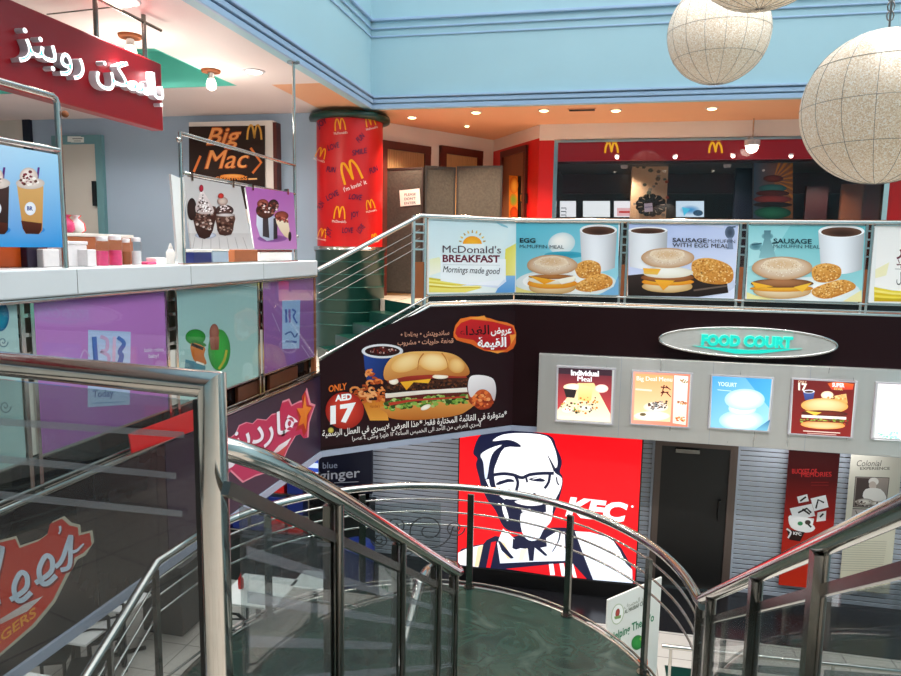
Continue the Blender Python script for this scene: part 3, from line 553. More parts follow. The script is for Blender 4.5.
mb = MB(); p = [V((A1.x, A1.y, ZL+.13)), V((k2.x, k2.y, ZM+.06)), V((k2.x, k2.y, ZM+.15)), V((A1.x, A1.y, ZL+.21))]; mb.prism([q-CN*.03 for q in p], CN*.012); obj('lower_glass', mb, 'smoked_glass', rl)
mb = MB().prism([V((k2.x, k2.y, ZM+.05))-CN*.02, V((A2.x, A2.y, ZM+.05))-CN*.02, V((A2.x, A2.y, ZM+.16))-CN*.02, V((k2.x, k2.y, ZM+.16))-CN*.02], -CN*.01).box((A2.x, YF+.02, ZM+.05), (6.95, YF+.03, ZM+.16)); obj('kick_strip', mb, 'dark_glass', rl)
def rail_post(surf, xa, xb, y, name='post'):
    a, b = surf.hit(xa, y), surf.hit(xb, y); d = (b-a); d.z = 0; L = d.length; d.normalize(); n = V((d.y, -d.x, 0)); mb = MB()
    for p in (a+d*.02, b-d*.02): mb.obox(V((p.x, p.y, (ZM+zr)/2)), d*.016, n*.022, V((0, 0, (zr-ZM)/2)))
    for i in range(4): c = (a+b)/2; mb.obox(V((c.x, c.y, zr-.11-i*.11)), d*(L/2-.03), n*.012, V((0, 0, .012)))
    o = obj(name, mb, 'chrome', rl); c = (a+b)/2
    obj('lower_plate', MB().obox(V((c.x, c.y, ZM+.36)), d*(L/2-.036), n*.008, V((0, 0, .24))), 'brown_card', o)
for xa, xb, sf in ((412, 426, PC), (619.5, 628.5, PF), (737.5, 747.5, PF), (863, 872, PF)): rail_post(sf.moved(-.025), xa, xb, 250)
# ------------------------------------------------------------------ posters on that railing
ZP0, ZP1 = 4.605, 5.59
def poster(name, label, surf, xa, xb, art, group=None, ya=256):
    f = surf.moved(.012); a, b = f.hit(xa, ya), f.hit(xb, ya); P = [V((a.x, a.y, ZP1)), V((b.x, b.y, ZP1)), V((b.x, b.y, ZP0)), V((a.x, a.y, ZP0))]
    t = thing(name, label, 'poster', (V((a.x, a.y, 0))+V((b.x, b.y, 0)))/2+V((0, 0, ZP0)), group); obj('board', MB().prism(P, -f.n*.025), 'white', t)
    for z in (ZP0-.008, ZP1+.008): obj('edge_strip', MB().bar(V((a.x, a.y, z)), V((b.x, b.y, z)), .03, .016), 'chrome', t)
    return t
def fsurf(s): return s.moved(.012)
Z1 = (400, 200, 3.465); Z2 = (640, 200, 3.452)
def muffin(a, cx, cy, rx, top, h, layers, base='e8cfa0'):
    """cx centre, top y of dome, list of (dy, half height, colours, rx factor)"""
    for dy, hh, c1, c2, f in layers: a.ell(cx, cy+dy, rx*f, hh, c1, c2, 0, (-.2, -.5), .015)
    a.ell(cx, top+h*.5, rx, h*.5, 'f2e2cc', 'c2946a', 0, (.05, -.3), .012); a.ell(cx-rx*.02, top+h*.34, rx*.66, h*.27, 'dfb98e', 'efdcc2', 0, (0, -.1), .06)
    a.spots([(cx-rx*.8, top+h*.5), (cx-rx*.4, top+h*.12), (cx+rx*.4, top+h*.12), (cx+rx*.8, top+h*.5), (cx, top+h*.9)], 130, rx*.02, ['faf2e4', 'c89c70', 'fff8ee', 'b98a5c', 'f4e6d2'])
def hash_brown(a, pts, n=120):
    a.poly(pts, 'eeb25c', 'c87c2c', (.3, 1), 4); a.spots(pts, int(n*1.4), 4.6, ['f2be6c', 'e2a04a', 'c98236', 'f8d490', 'd08c3c', 'b8702a'])
def cup(a, x0, x1, y0, y1, ry, tap=.06):
    w_ = x1-x0; cx = (x0+x1)/2; tp = w_*tap
    n = 16; pts = []; cols = []
    for i in range(n+1):
        u = i/n; sh = .66+.34*math.sin(math.pi*min(1, .2+u*.75)); c = tuple(min(1, k*sh) for k in (.95, .96, .98)); pts += [(x0+w_*u, y0), (x0+tp+(w_-2*tp)*u, y1+ry*.7*math.sin(math.pi*u))]; cols += [lin(c)]*2
    a.put(pts, [(2*i, 2*i+1, 2*i+3, 2*i+2) for i in range(n)], cols)
    a.ell(cx, y0, w_/2, ry, 'e8eaec', 'f8f8f8'); a.ell(cx, y0+ry*.12, w_*.44, ry*.76, '3a241c', '6b4a3a', 0, (.1, .5))
# breakfast title poster
sf = fsurf(PC); t = poster('breakfast_poster', 'pale poster with a rising sun and the breakfast title, leftmost on the far railing', PC, 427.8, 514.5, None)
a = A_(sf, *Z1); a.zc = (ZP0, ZP1); a.poly([(100, 68), (402, 72), (402, 322), (100, 318)], 'cfe6ec', 'eef6f4'); a.poly([(365, 170), (402, 150), (402, 275), (360, 275)], 'e9d84a', 'f4ec9a', (1, .3)); a.poly([(102, 205), (135, 198), (170, 240), (102, 262)], 'eef0c0', 'f8f8ea')
a.poly([(330, 322), (402, 322), (402, 262), (362, 262)], '88b8e4', '5a98d4'); 
for i, (c, dy) in enumerate((('d8c43a', 0), ('f4e878', 7), ('e2cc3c', 14), ('f8f0a0', 20), ('d4b82e', 27), ('efe070', 33))): a.poly([(100, 268+dy), (180, 280+dy*.8), (285, 288+dy*.5), (225, 320), (100, 320)], c)
a.poly([(208, 298), (364, 262), (368, 282), (338, 306), (270, 296)], 'dfe6f6'); a.poly([(215, 292), (366, 252), (366, 268), (340, 297)], 'f6f8ff'); a.poly([(140, 195), (366, 205), (366, 275), (215, 292), (140, 280)], 'f2f7fa')
a.ell(250, 152, 33, 27, 'f8b92c', 'f29a1c', 0, (0, .3)); a.poly([(210, 152), (292, 152), (292, 182), (210, 182)], 'e9f2f4')
for i in range(9): th = math.pi*(i+.5)/9; a.line([(250-38*math.cos(th), 150-36*math.sin(th)), (250-47*math.cos(th), 150-46*math.sin(th))], [6, 3], 'e8c040' if i % 2 else 'b89a58')
a.poly([(333, 78), (352, 82), (372, 92), (374, 97), (350, 90)], '8cc4d4')
a.text("McDonald's", (147, 182), (349, 185), 25, '4a3440', .006); a.text('BREAKFAST', (147, 214), (345, 216), 24, '6a2438', .03)
a.text('Mornings made good', (148, 250), (346, 257), 22, '30303a', .004, .25); a.line([(148, 224), (345, 226)], 1, 'b0b8bc'); a.obj('print', PRINT, t)
# egg muffin meal
sf = fsurf(PF); t = poster('breakfast_poster', 'turquoise poster of an egg muffin meal with a white cup, second on the far railing', PF, 515.5, 618.5, None)
a = A_(sf, *Z1); a.zc = (ZP0, ZP1); a.poly([(402, 72), (757, 75), (757, 330), (402, 325)], '58bcd2', 'a4dce8', (.4, 1)); a.ell(560, 150, 47, 37, 'fdfdf8', 'c8dce0', -.2, (-.2, -.3)); a.ell(570, 190, 70, 12, '2f9ab4', '48acc4'); cup(a, 623, 752, 104, 235, 20)
a.ell(575, 287, 175, 50, 'fdfdfb', 'dfe6e4'); a.ell(575, 282, 150, 38, 'f0f2ee', 'fafaf8'); a.poly([(402, 300), (430, 310), (480, 330), (402, 330)], 'e8dc88'); a.poly([(757, 260), (757, 330), (690, 330), (740, 300)], '78b0d8')
hash_brown(a, [(608, 228), (650, 208), (692, 222), (690, 262), (640, 272), (615, 262)], 90); hash_brown(a, [(615, 288), (690, 255), (733, 272), (728, 300), (660, 318), (612, 310)], 120)
muffin(a, 527, 280, 88, 190, 70, [(22, 26, 'f0d8ac', 'c89a5c', .93), (8, 20, 'f6b840', 'e08820', .98), (-6, 18, 'fdf8ea', 'e8dcc0', .94), (-14, 8, 'b87840', '8a5428', .92)]); a.poly([(445, 262), (540, 278), (500, 292)], 'f8b838', 'f09a20'); a.poly([(545, 275), (610, 262), (600, 282), (560, 292)], 'fdf6e4')
a.text('EGG', (415, 147), (470, 148), 15, '1c2c34', .03); a.text('McMUFFIN MEAL', (415, 166), (568, 169), 12, '2c4450', .008); a.obj('print', PRINT, t)
# sausage with egg
t = poster('breakfast_poster', 'lilac poster of a sausage and egg muffin on a dark board, on the far railing', PF, 629, 737, None)
a = A_(sf, *Z2); a.zc = (ZP0, ZP1); a.poly([(-38, 66), (340, 72), (325, 344), (-42, 338)], 'b4c4ee', 'e4e9fa', (.3, 1)); cup(a, -40, 95, 105, 230, 13, .03); a.line([(200, 80), (290, 90)], 14, 'd4dcf4'); a.ell(310, 112, 17, 22, '3e4a5c', '6a7890'); a.line([(300, 96), (330, 92)], 5, '50607a'); a.poly([(305, 130), (318, 130), (322, 170), (300, 170)], '8a98b4')
a.ell(150, 290, 180, 52, 'f4f6fc', 'c8d0e8'); a.poly([(-42, 260), (120, 245), (300, 285), (305, 320), (200, 335), (-42, 338)], '3c302c', '241c1a'); a.line([(185, 312), (300, 296)], 6, '6a5a50')
hb = [(180, 215), (235, 200), (300, 220), (322, 248), (312, 285), (250, 290), (190, 270)]; hash_brown(a, hb, 220)
muffin(a, 95, 260, 92, 165, 70, [(38, 22, 'efdcb2', 'c89c60', .95), (22, 14, 'f6b43a', 'e08a20', .98), (8, 16, 'b87848', '7a4624', 1.0), (-10, 20, 'fdfaf0', 'e4dcc6', .95)]); a.poly([(10, 235), (72, 238), (60, 258), (15, 255)], 'f8b030', 'f4c860'); a.poly([(50, 275), (120, 278), (80, 312)], 'f8b438', 'f09c28')
a.text('SAUSAGE', (112, 145), (230, 147), 14, '2a2a3c', .02); a.text('McMUFFIN', (234, 147), (328, 149), 12, '48506a', .0); a.text('WITH EGG MEAL', (112, 162), (306, 166), 14, '2a2a3c', .02); a.obj('print', PRINT, t)
# sausage muffin
t = poster('breakfast_poster', 'aqua poster of a sausage muffin meal beside a white cup, fourth on the far railing', PF, 748, 862, None)
a = A_(sf, *Z2); a.zc = (ZP0, ZP1); a.poly([(376, 70), (780, 75), (765, 352), (368, 344)], '64bcc4', 'b4e2e4', (-.3, 1)); a.poly([(376, 70), (520, 72), (450, 200), (374, 230)], '8fd0d6', 'b8e4e6')
for (x, y, r) in ((440, 125, 20), (400, 160, 22), (438, 170, 26)): a.ell(x, y, r, r*.6, '4c7c88', '7fb4bc')
a.poly([(428, 105), (452, 105), (448, 130), (470, 200), (410, 200), (430, 130)], '557f8a', '8cc0c6'); a.line([(385, 155), (420, 150)], 5, '38606c'); a.line([(455, 150), (480, 146)], 5, '38606c'); cup(a, 615, 775, 108, 240, 22)
a.ell(590, 315, 170, 50, 'fdfdfb', 'd8e4e4'); a.poly([(368, 318), (400, 330), (470, 350), (368, 346)], 'f0e6a0'); a.poly([(700, 350), (765, 310), (765, 352)], 'efe4a8')
hash_brown(a, [(595, 235), (640, 218), (690, 232), (688, 268), (640, 285), (600, 275)], 110); hash_brown(a, [(600, 305), (690, 275), (738, 288), (735, 310), (650, 340), (600, 330)], 150)
muffin(a, 490, 285, 105, 195, 80, [(30, 26, 'efdcb8', 'c89a62', .95), (20, 12, 'f6b840', 'd88a24', 1.04), (2, 16, 'b07850', '6c4020', 1.03)]); a.poly([(382, 282), (460, 298), (400, 305)], 'f8b838'); a.poly([(530, 300), (592, 285), (560, 318)], 'f8c040')
a.text('SAUSAGE', (460, 149), (592, 151), 16, '20404a', .02); a.text('McMUFFIN MEAL', (460, 165), (620, 168), 12, '2f5560', .006); a.obj('print', PRINT, t)
# pale right poster with arabic letters, runs past the picture
t = poster('breakfast_poster', 'white poster with dark arabic lettering and a yellow napkin, rightmost on the far railing', PF, 872.5, 990, None)
a = A_(sf, *Z2); a.zc = (ZP0, ZP1); a.poly([(822, 74), (1200, 80), (1200, 360), (808, 352)], 'f2eeea', 'faf6f2'); a.poly([(812, 240), (860, 215), (850, 260), (812, 270)], 'f4ecc0')
for i, c in enumerate(('e8d040', 'f4e27a', 'dcbc28', 'f0d850', 'c8a820')): a.poly([(808, 300+i*9), (870, 312+i*7), (1010, 322+i*5), (1000, 352), (808, 350)], c)
a.text(arabic('فطور'), (885, 190), (1000, 192), 40, '6a1c30', .02); a.text(arabic('صباح جديد'), (885, 225), (1000, 228), 30, '6a1c30', .01); a.line([(880, 238), (1000, 241)], 2, '888888'); a.text(arabic('طعم جميل'), (885, 282), (1000, 285), 34, '303038', .0); a.obj('print', PRINT, t)
# ------------------------------------------------------------------ stainless board with the lit menu boxes
st = thing('stainless_board', 'long brushed steel board on the dark fascia under the oval sign', 'board', (3, YF-.08, ZB-.02)); zt = 3.745
FB = YF-.10; x0 = pY(FB).hit(538, 390).x
obj('face', MB().box((x0, FB, ZB-.03), (6.95, YF-.005, zt)), 'brushed', st, .006)
mb = MB(); x = x0+1.15
while x < 6.9: mb.box((x-.0015, FB-.0006, ZB-.03), (x+.0015, FB+.002, zt)); x += 1.22
obj('seam', mb, 'trim_grey', st)
def lightbox(label, a_, b_, draw, zm):
    s = pY(FB-.03); P = rectpx(s, a_, b_); t = thing('menu_lightbox', label, 'menu sign', (P[0]+P[2])/2*1-V((0, 0, (P[0].z-P[2].z)/2)), 'lit menu boxes on the steel board')
    fr = MB(); m_ = .018; p0, p1 = P[0], P[2]
    fr.box((p0.x-m_, FB-.034, p0.z), (p1.x+m_, FB, p0.z+m_)); fr.box((p0.x-m_, FB-.034, p1.z-m_), (p1.x+m_, FB, p1.z)); fr.box((p0.x-m_, FB-.034, p1.z), (p0.x, FB, p0.z)); fr.box((p1.x, FB-.034, p1.z), (p1.x+m_, FB, p0.z))
    obj('frame', fr, 'letter_side', t); obj('case', MB().box((p0.x, FB-.03, p1.z), (p1.x, FB, p0.z)), 'white', t)
    a = A_(s, *zm); draw(a, P); a.obj('lit_picture', LIT, t)
Zm1, Zm2 = (540, 350, 5.006), (700, 350, 4.483)
def bgr(a, q, c, c2=None, d=None): a.poly(q, c, c2, d)
def d1_(a, P):
    bgr(a, [(92, 88), (362, 100), (352, 362), (87, 346)], '4a2230', 'e04848'); a.poly([(92, 88), (362, 100), (361, 130), (91, 118)], '38202c'); a.poly([(190, 165), (270, 165), (352, 320), (352, 362), (87, 346), (88, 300)], 'ffd890', 'fff4dc'); a.ell(308, 193, 34, 21, 'fffaf6', 'ffd0c0'); a.ell(165, 185, 48, 18, 'fff6ee', 'ffe0b0')
    a.poly([(118, 192), (184, 200), (172, 240), (130, 236)], '2c2020'); a.poly([(195, 170), (265, 190), (255, 260), (190, 250)], 'ffe9a8', 'ffd070'); a.spots([(110, 250), (290, 255), (300, 320), (100, 310)], 60, 9, ['5a3a24', 'fff8e8', 'd8842c', 'ffe9b0', '303020', 'e8a848', '7aa040']); a.ell(135, 300, 30, 16, 'ffffff', 'f0e0c0'); a.ell(230, 290, 46, 18, 'fff8ea', 'f4d8a0'); a.spots([(190, 240), (280, 235), (280, 310), (110, 310)], 30, 7, ['4a3424', 'c87828', '2e2a1e']); a.poly([(87, 326), (352, 340), (352, 362), (87, 346)], 'fff6d8')
    a.text('Individual', (155, 125), (295, 131), 25, 'ffffff', .045); a.text('Meal', (188, 155), (258, 159), 25, 'ffffff', .045)
def d2_(a, P):
    bgr(a, [(466, 104), (752, 120), (738, 388), (457, 368)], 'f0a890', 'e88468', (1, .2)); a.poly([(478, 118), (668, 128), (652, 360), (468, 350)], 'ffb070', 'ffe2b0'); a.poly([(672, 126), (742, 132), (730, 376), (664, 366)], 'fff2ea', 'ffe4d4'); a.text('Big Deal Menu', (484, 152), (662, 158), 22, 'fff6ee', .03); a.line([(478, 196), (560, 203)], 9, 'ffe6d0')
    for p in ([(605, 185), (640, 190)], [(622, 175), (612, 212)], [(630, 180), (654, 200)], [(604, 214), (645, 210)], [(620, 205), (606, 232)], [(632, 210), (655, 235)]): a.line(p, [7, 4], '5a1c14')
    a.ell(580, 285, 62, 26, 'fffaf2', 'ffe8c8'); a.ell(560, 330, 90, 24, 'fff8ee', 'fff0d8'); a.spots([(540, 260), (640, 255), (630, 290), (550, 300)], 40, 8, ['7a4a34', '48382c', 'b8a090', '8a8480', '5a5a5a']); a.ell(515, 322, 16, 8, '6a5a3c', '8a7a50'); a.spots([(690, 255), (735, 258), (730, 272), (690, 270)], 24, 6, ['c86a2c', '7a3a1c', 'e8a050']); a.spots([(680, 335), (725, 335), (725, 358), (680, 352)], 30, 7, ['e06a28', 'c8381c', 'f4b060']); a.spots([(700, 145), (740, 148), (738, 165), (705, 162)], 12, 6, ['8a8a40', 'c88a60'])
def d3_(a, P):
    bgr(a, [(56, 117), (322, 126), (300, 366), (47, 352)], '4aa8e8', 'a8e4f4', (.5, .8)); a.poly([(200, 120), (322, 126), (310, 260)], '3c9cd8', '58bce8', (1, 1)); a.poly([(300, 366), (240, 362), (315, 310)], '2c6ca0', '80c8e0'); a.ell(185, 315, 100, 46, 'ffffff', 'a8e0f2', 0, (0, .2)); a.ell(190, 262, 62, 32, 'ffffff', 'c8eef8'); a.ell(200, 222, 90, 48, 'ffffff', 'b4e4f4', 0, (.1, -.2)); a.text('YOGURT', (80, 160), (165, 166), 18, 'e8f8ff', .02); a.line([(78, 178), (140, 184)], 3, 'd0f0fc')
def d4_(a, P):
    bgr(a, [(420, 128), (696, 138), (674, 394), (407, 378)], '6a1614', '8a1e18'); a.text('17', (440, 178), (480, 182), 30, 'fff0e0', .05); a.text('ONLY', (440, 146), (478, 149), 10, 'f0d0b0', .02); a.poly([(572, 150), (610, 142), (690, 152), (684, 178), (590, 178)], 'e86a1c', 'd83a2c'); a.text('SUPER', (592, 164), (648, 167), 17, 'fff0f0', .05); a.text('STAR', (600, 178), (640, 181), 10, 'ffd080', .03)
    a.poly([(462, 186), (514, 186), (506, 226), (470, 224)], '4a5ca0', '32407c'); a.ell(488, 186, 26, 8, 'f2f4fa'); a.ell(488, 187, 20, 5, '402020'); a.ell(570, 202, 28, 18, 'fdf6e8', 'f0d8b0'); a.poly([(602, 205), (655, 196), (662, 240), (606, 238)], 'f0c880', 'e8a858'); a.spots([(530, 215), (655, 200), (660, 240), (520, 240)], 30, 9, ['f6d890', 'e8b060', 'd89040'])
    a.ell(558, 250, 106, 34, 'fbe2a8', 'e8a850', .03, (0, -.4)); a.ell(558, 284, 104, 14, '7a2a18', '4a1c12', .03); a.poly([(470, 272), (545, 280), (515, 294)], 'ffe060', 'f8b830'); a.poly([(455, 290), (655, 300), (655, 312), (455, 302)], 'fff6e8'); a.spots([(446, 304), (662, 316), (662, 336), (446, 326)], 70, 9, ['7a9a34', '4a5a20', 'c84a2c', '6a2a18', 'a0b850']); a.ell(550, 336, 100, 18, 'fcd498', 'ee9c48', .04, (0, .4)); a.line([(448, 316), (660, 326)], 4, '6a2014'); a.line([(462, 362), (628, 372)], 4, 'f4e0d0'); a.line([(480, 372), (610, 380)], 3, 'e0b8a8')
def d5_(a, P):
    bgr(a, [(800, 148), (1060, 162), (1045, 415), (782, 402)], 'fff6f8', 'fafffd'); a.line([(830, 270), (880, 245)], 2, 'e8d8d8'); a.line([(795, 320), (1000, 330)], 1.5, 'd8e0d8'); a.spots([(795, 360), (890, 372), (890, 402), (790, 394)], 40, 8, ['c0ecd8', '98dcc0', 'd8f4e8', 'b0e0e0']); a.line([(900, 200), (1000, 210)], 8, 'f0d0d0')
lightbox('lit menu box headed individual meal, leftmost on the steel board', (558, 367), (612, 424), d1_, Zm1); lightbox('lit orange menu box with noodle pictures, second on the steel board', (633.5, 371.5), (688.5, 427), d2_, Zm1)
lightbox('lit sky blue menu box with a white swirl, middle of the steel board', (712.5, 376), (769, 431), d3_, Zm2); lightbox('lit dark red menu box with a tall burger on the steel board', (793.5, 379.5), (851.5, 437), d4_, Zm2); lightbox('lit white menu box at the right end of the steel board', (877.5, 383.5), (934, 441.5), d5_, Zm2)
# ------------------------------------------------------------------ oval sign
FO = FB-.03; so = pY(FO); c = so.hit(746, 342.3); rx = (so.hit(835, 345).x-so.hit(657, 341).x)/2; rz = (so.hit(746, 328).z-so.hit(746, 357).z)/2
t = thing('oval_sign', 'oval steel sign with glowing turquoise food court letters', 'sign', c-V((0, 0, rz)))
mb = MB(); mb.prism([c+V((rx*math.cos(k/48*6.28318), 0, rz*math.sin(k/48*6.28318))) for k in range(48)], (0, YF-.004-FO, 0)); obj('oval_plate', mb, 'brushed', t, .012)
mb = MB(); mb.tube([c+V((rx*math.cos(k/64*6.28318), -.002, rz*math.sin(k/64*6.28318))) for k in range(64)], .016, 8, True); obj('rim', mb, 'chrome', t)
def solid_text(s, surf_o, xd, p0, p1, h, depth, name, m, parent, bold=.02, side=None):
    """raised letters: standing off a wall from p0 to p1"""
    vs, fs, _ = textmesh(s, bold); d = p1-p0; n = xd; nv = len(vs); mb = MB(); f = [p0+d*x+V((0, 0, h*y)) for x, y in vs]; mb.add([p+n*depth for p in f], fs)
    from collections import Counter
    E_ = Counter(); 
    for q in fs:
        for i in range(len(q)): E_[(q[i], q[(i+1) % len(q)])] += 1
    rim = [e for e in E_ if (e[1], e[0]) not in E_]; sd = MB(); sd.add([p+n*depth for p in f]+f, [(b_, a_, a_+nv, b_+nv) for a_, b_ in rim])
    o = obj(name, mb, m, parent); obj(name+'_side', sd, side or m, o); return o
solid_text('FOOD COURT', so, V((0, -1, 0)), so.hit(701, 344.5), so.hit(792, 347.5), .135, .035, 'letters', 'teal_glow', t, .055, 'letter_teal')
mb = MB(); mb.prism([so.hit(*q) for q in ((693, 345.6), (750, 350), (802, 348.6), (760, 353.5), (735, 353.5))], (0, -.02, 0)); obj('swoosh', mb, 'teal_glow', t)
# ------------------------------------------------------------------ corner advertising board
sa = PC.moved(.012); Ae = A2-CD*.03; q = [A1+CN*.012+V((0, 0, ZB+.03)), Ae+CN*.012+V((0, 0, ZB+.03)), V((Ae.x, Ae.y, ZM-.01))+CN*.012, V((KX.x, KX.y, ZM-.01))+CN*.012, V((A1.x, A1.y, ZL+.015))+CN*.012]
t = thing('burger_board', 'dark brown fascia board with a big cheeseburger and a red price disc', 'advertising board', (A1+A2)/2+V((0, 0, ZB+.03))); obj('board', MB().prism(q, -CN*.0115), 'maroon', t)
a = A_(sa, 300, 300, 3.754)
a.poly([(72, 230), (240, 130), (480, 34), (892, 42), (892, 470), (790, 468), (80, 552)], '20050a', '26080e')
# cup
a.poly([(238, 195), (384, 195), (376, 250), (366, 300), (250, 300), (242, 250)], '23418e', '122048', (.6, .4)); a.ell(309, 192, 78, 27, 'f2f2f4', 'd4d6dc'); a.ell(309, 192, 66, 19, '3a0f0c', '22090a'); a.spots([(250, 188), (310, 176), (368, 188), (310, 206)], 50, 6, ['6a1a14', '8c3428', 'c8a8a0', '2a0808', '4a120e'])
# curly fries and their box
a.poly([(232, 378), (322, 375), (332, 452), (262, 452)], 'c8741f', 'e09a3c'); a.text("Hardee's", (262, 405), (300, 403), 12, 'a8501a', .01)
for i in range(34):
    x = random.uniform(205, 318); y = random.uniform(265, 372) if x > 245 else random.uniform(318, 385)
    if x < 245 and y < 315: continue
    r = random.uniform(9, 18); a0 = random.random()*6; a.line([(x+r*math.cos(a0+k*.6), y+r*.7*math.sin(a0+k*.6)) for k in range(8)], 8, random.choice(['c8642a', 'e08a48', 'b4501c', 'd87838', 'a84418', 'e8a468']))
# burger
a.poly([(320, 395), (640, 375), (622, 418), (560, 438), (440, 450), (345, 445), (325, 425)], 'e09a4c', 'b4641f', (0, 1), 4)
a.poly([(318, 345), (640, 325), (640, 365), (318, 400)], '6a2418', '48140e')
a.spots([(310, 392), (345, 372), (500, 362), (640, 355), (635, 385), (480, 400), (330, 412)], 150, 13, ['3f6a22', '6f9a38', '2c4a18', '8ab04c', '4f7a2a', 'a8c070'], .6)
a.poly([(318, 350), (470, 338), (625, 328), (628, 345), (470, 352), (320, 368)], 'f6f0e6', 'e0d0c0'); a.poly([(330, 385), (420, 372), (620, 360), (620, 366), (420, 380), (335, 396)], 'b43a24')
a.poly([(318, 318), (380, 305), (480, 300), (560, 296), (634, 292), (636, 322), (560, 330), (440, 338), (330, 350), (320, 340)], '4a2618', '1f0d08', (0, 1), 3); a.spots([(322, 318), (630, 296), (632, 322), (325, 344)], 130, 7, ['2c120a', '5c3018', '6f3c20', '1a0806'])
a.poly([(365, 292), (495, 288), (480, 312), (425, 308), (398, 338), (378, 312)], 'f8c034', 'e89a1c', (0, 1)); a.poly([(320, 298), (400, 282), (620, 280), (625, 292), (500, 294), (330, 312)], 'a83424', '7c1f14'); a.ell(350, 305, 18, 12, 'fbf4e8', 'e8d4b8'); a.ell(525, 287, 30, 9, 'fbf4e8', 'ecd8bc'); a.ell(470, 402, 20, 9, 'fbf4e8', 'e8dcc0', -.4)
a.poly([(312, 285), (318, 248), (345, 215), (395, 197), (450, 192), (530, 194), (585, 208), (622, 240), (634, 275), (600, 286), (500, 280), (400, 286), (330, 302)], 'eab464', 'b8682a', (.15, 1), 5)
a.ell(400, 235, 62, 32, 'f8d898', 'e4ac5c', -.35, (0, -.3)); a.ell(500, 232, 58, 34, 'fae0a6', 'e4aa58', .1, (0, -.3)); a.ell(585, 245, 32, 28, 'f4cc86', 'd89848', .5, (0, -.3)); a.line([(462, 200), (445, 225), (440, 262)], [5, 2], 'b86c2c', 4); a.line([(530, 198), (548, 225), (555, 265)], [5, 2], 'c07630', 4)
# dessert with icing
a.ell(680, 365, 50, 45, 'd8602a', '8a2c14', .1, (0, -.2), .05); a.spots([(640, 350), (720, 345), (728, 395), (650, 405)], 60, 10, ['e87838', 'b8441c', 'f0a060', '8a2a12', 'd05a28'])
a.poly([(635, 290), (660, 281), (700, 285), (726, 300), (734, 340), (726, 378), (712, 350), (690, 335), (665, 340), (640, 365), (628, 330)], 'f6f2f2', 'c8bcc0', (.4, 1), 4)
# price disc
a.ell(166, 414, 72, 70, 'd8402c', '9c2016', 0, (-.1, -.2)); a.text('ONLY', (106, 345), (174, 334), 24, 'e8742c', .03); a.text('AED', (130, 379), (192, 372), 22, 'ffffff', .05); a.text('17', (112, 462), (208, 448), 62, 'ffffff', .05)
# arabic text
a.text(arabic('ساندويتش • بطاطا •'), (376, 138), (558, 130), 17, 'c89078', .02); a.text(arabic('قطعة حلويات • مشروب'), (364, 168), (574, 160), 17, 'c89078', .02)
a.poly([(574, 120), (600, 70), (680, 62), (740, 78), (800, 95), (808, 160), (775, 195), (690, 190), (640, 165), (585, 150)], 'e8762a', 'd85a20', None, 2); a.poly([(585, 105), (640, 72), (795, 100), (790, 150), (770, 185), (690, 185), (650, 150), (590, 140)], 'c81f22', 'a8141c', None, 2)
for p in ([(630, 68), (690, 58), (700, 75)], [(785, 130), (812, 128), (790, 165)], [(700, 190), (740, 200), (770, 190)]): a.poly(p, 'f0983c')
a.text(arabic('عروض'), (714, 126), (792, 124), 26, 'f8f4f0', .03); a.text(arabic('الغداء'), (596, 132), (708, 128), 34, '1c0a0c', .015); a.text(arabic('القيمة'), (664, 176), (772, 174), 34, 'ffffff', .03)
a.text(arabic('*متوفرة في القائمة المختارة فقط *هذا العرض لايسري في العطل الرسمية'), (82, 512), (774, 437), 22, 'f4f0ec', .015); a.text(arabic('يسري العرض من الأحد الى الخميس الساعة ١٢ ظهرا وحتى ٤ عصرا'), (194, 526), (676, 470), 15, 'e8e2de', .01)
a.ell(114, 488, 11, 11, 'd8c860', '908028'); a.obj('print', PRINT, t)
# ------------------------------------------------------------------ left fascia boards
so_ = PL.moved(.012); ys = so_.hit(168, 520).y
t = thing('fascia_board', 'dark violet fascia board with an arabic burger sign and orange star', 'advertising board', (XL, 6.8, ZB+.03)); obj('board', MB().box((XL+.0005, ys, ZB+.03), (XL+.012, 8.07, ZL-.01)), 'fascia_purple', t)
a = A_(so_, 220, 370, 5.636)
blob = [(60, 560), (40, 600), (-60, 640), (-120, 560), (-60, 470), (40, 400), (90, 360), (110, 315), (150, 298), (185, 305), (210, 280), (260, 285), (290, 255), (330, 245), (348, 185), (385, 172), (400, 205), (440, 185), (462, 180), (480, 112), (502, 195), (528, 205), (510, 255), (495, 300), (490, 380), (470, 385), (450, 360), (420, 372), (380, 440), (350, 510), (300, 560), (200, 590), (130, 625)]
cxm, cym = 250, 400
a.poly([(x+(x-cxm)*.035, y+(y-cym)*.05) for x, y in blob], 'dc8a9a'); a.poly(blob, 'c02c50', 'b83058')
a.poly([(460, 150), (478, 120), (488, 195), (520, 205), (497, 255), (488, 345), (470, 375), (458, 330), (425, 345), (445, 285), (428, 220), (462, 225)], 'a8281c'); a.poly([(478, 135), (486, 205), (516, 212), (490, 255), (484, 340), (470, 300), (440, 315), (455, 262), (432, 215), (466, 215)], 'e8862c', 'd06a1c')
a.text(arabic('هارديز'), (60, 470), (440, 335), 128, '9c2040', .04, 0, (0, -1)); a.text(arabic('هارديز'), (60, 462), (440, 327), 128, 'efe9f2', .012, 0, (0, -1))
a.poly([(292, 470), (330, 425), (400, 382), (375, 425), (330, 462)], 'f0ecf0', 'd8c4c8'); a.poly([(-40, 560), (40, 520), (110, 500), (70, 545), (-20, 590)], 'e8dce4'); a.poly([(292, 490), (380, 420), (350, 500), (300, 545)], 'c84a40', 'a83040'); a.obj('sign_picture', PRINT, t)
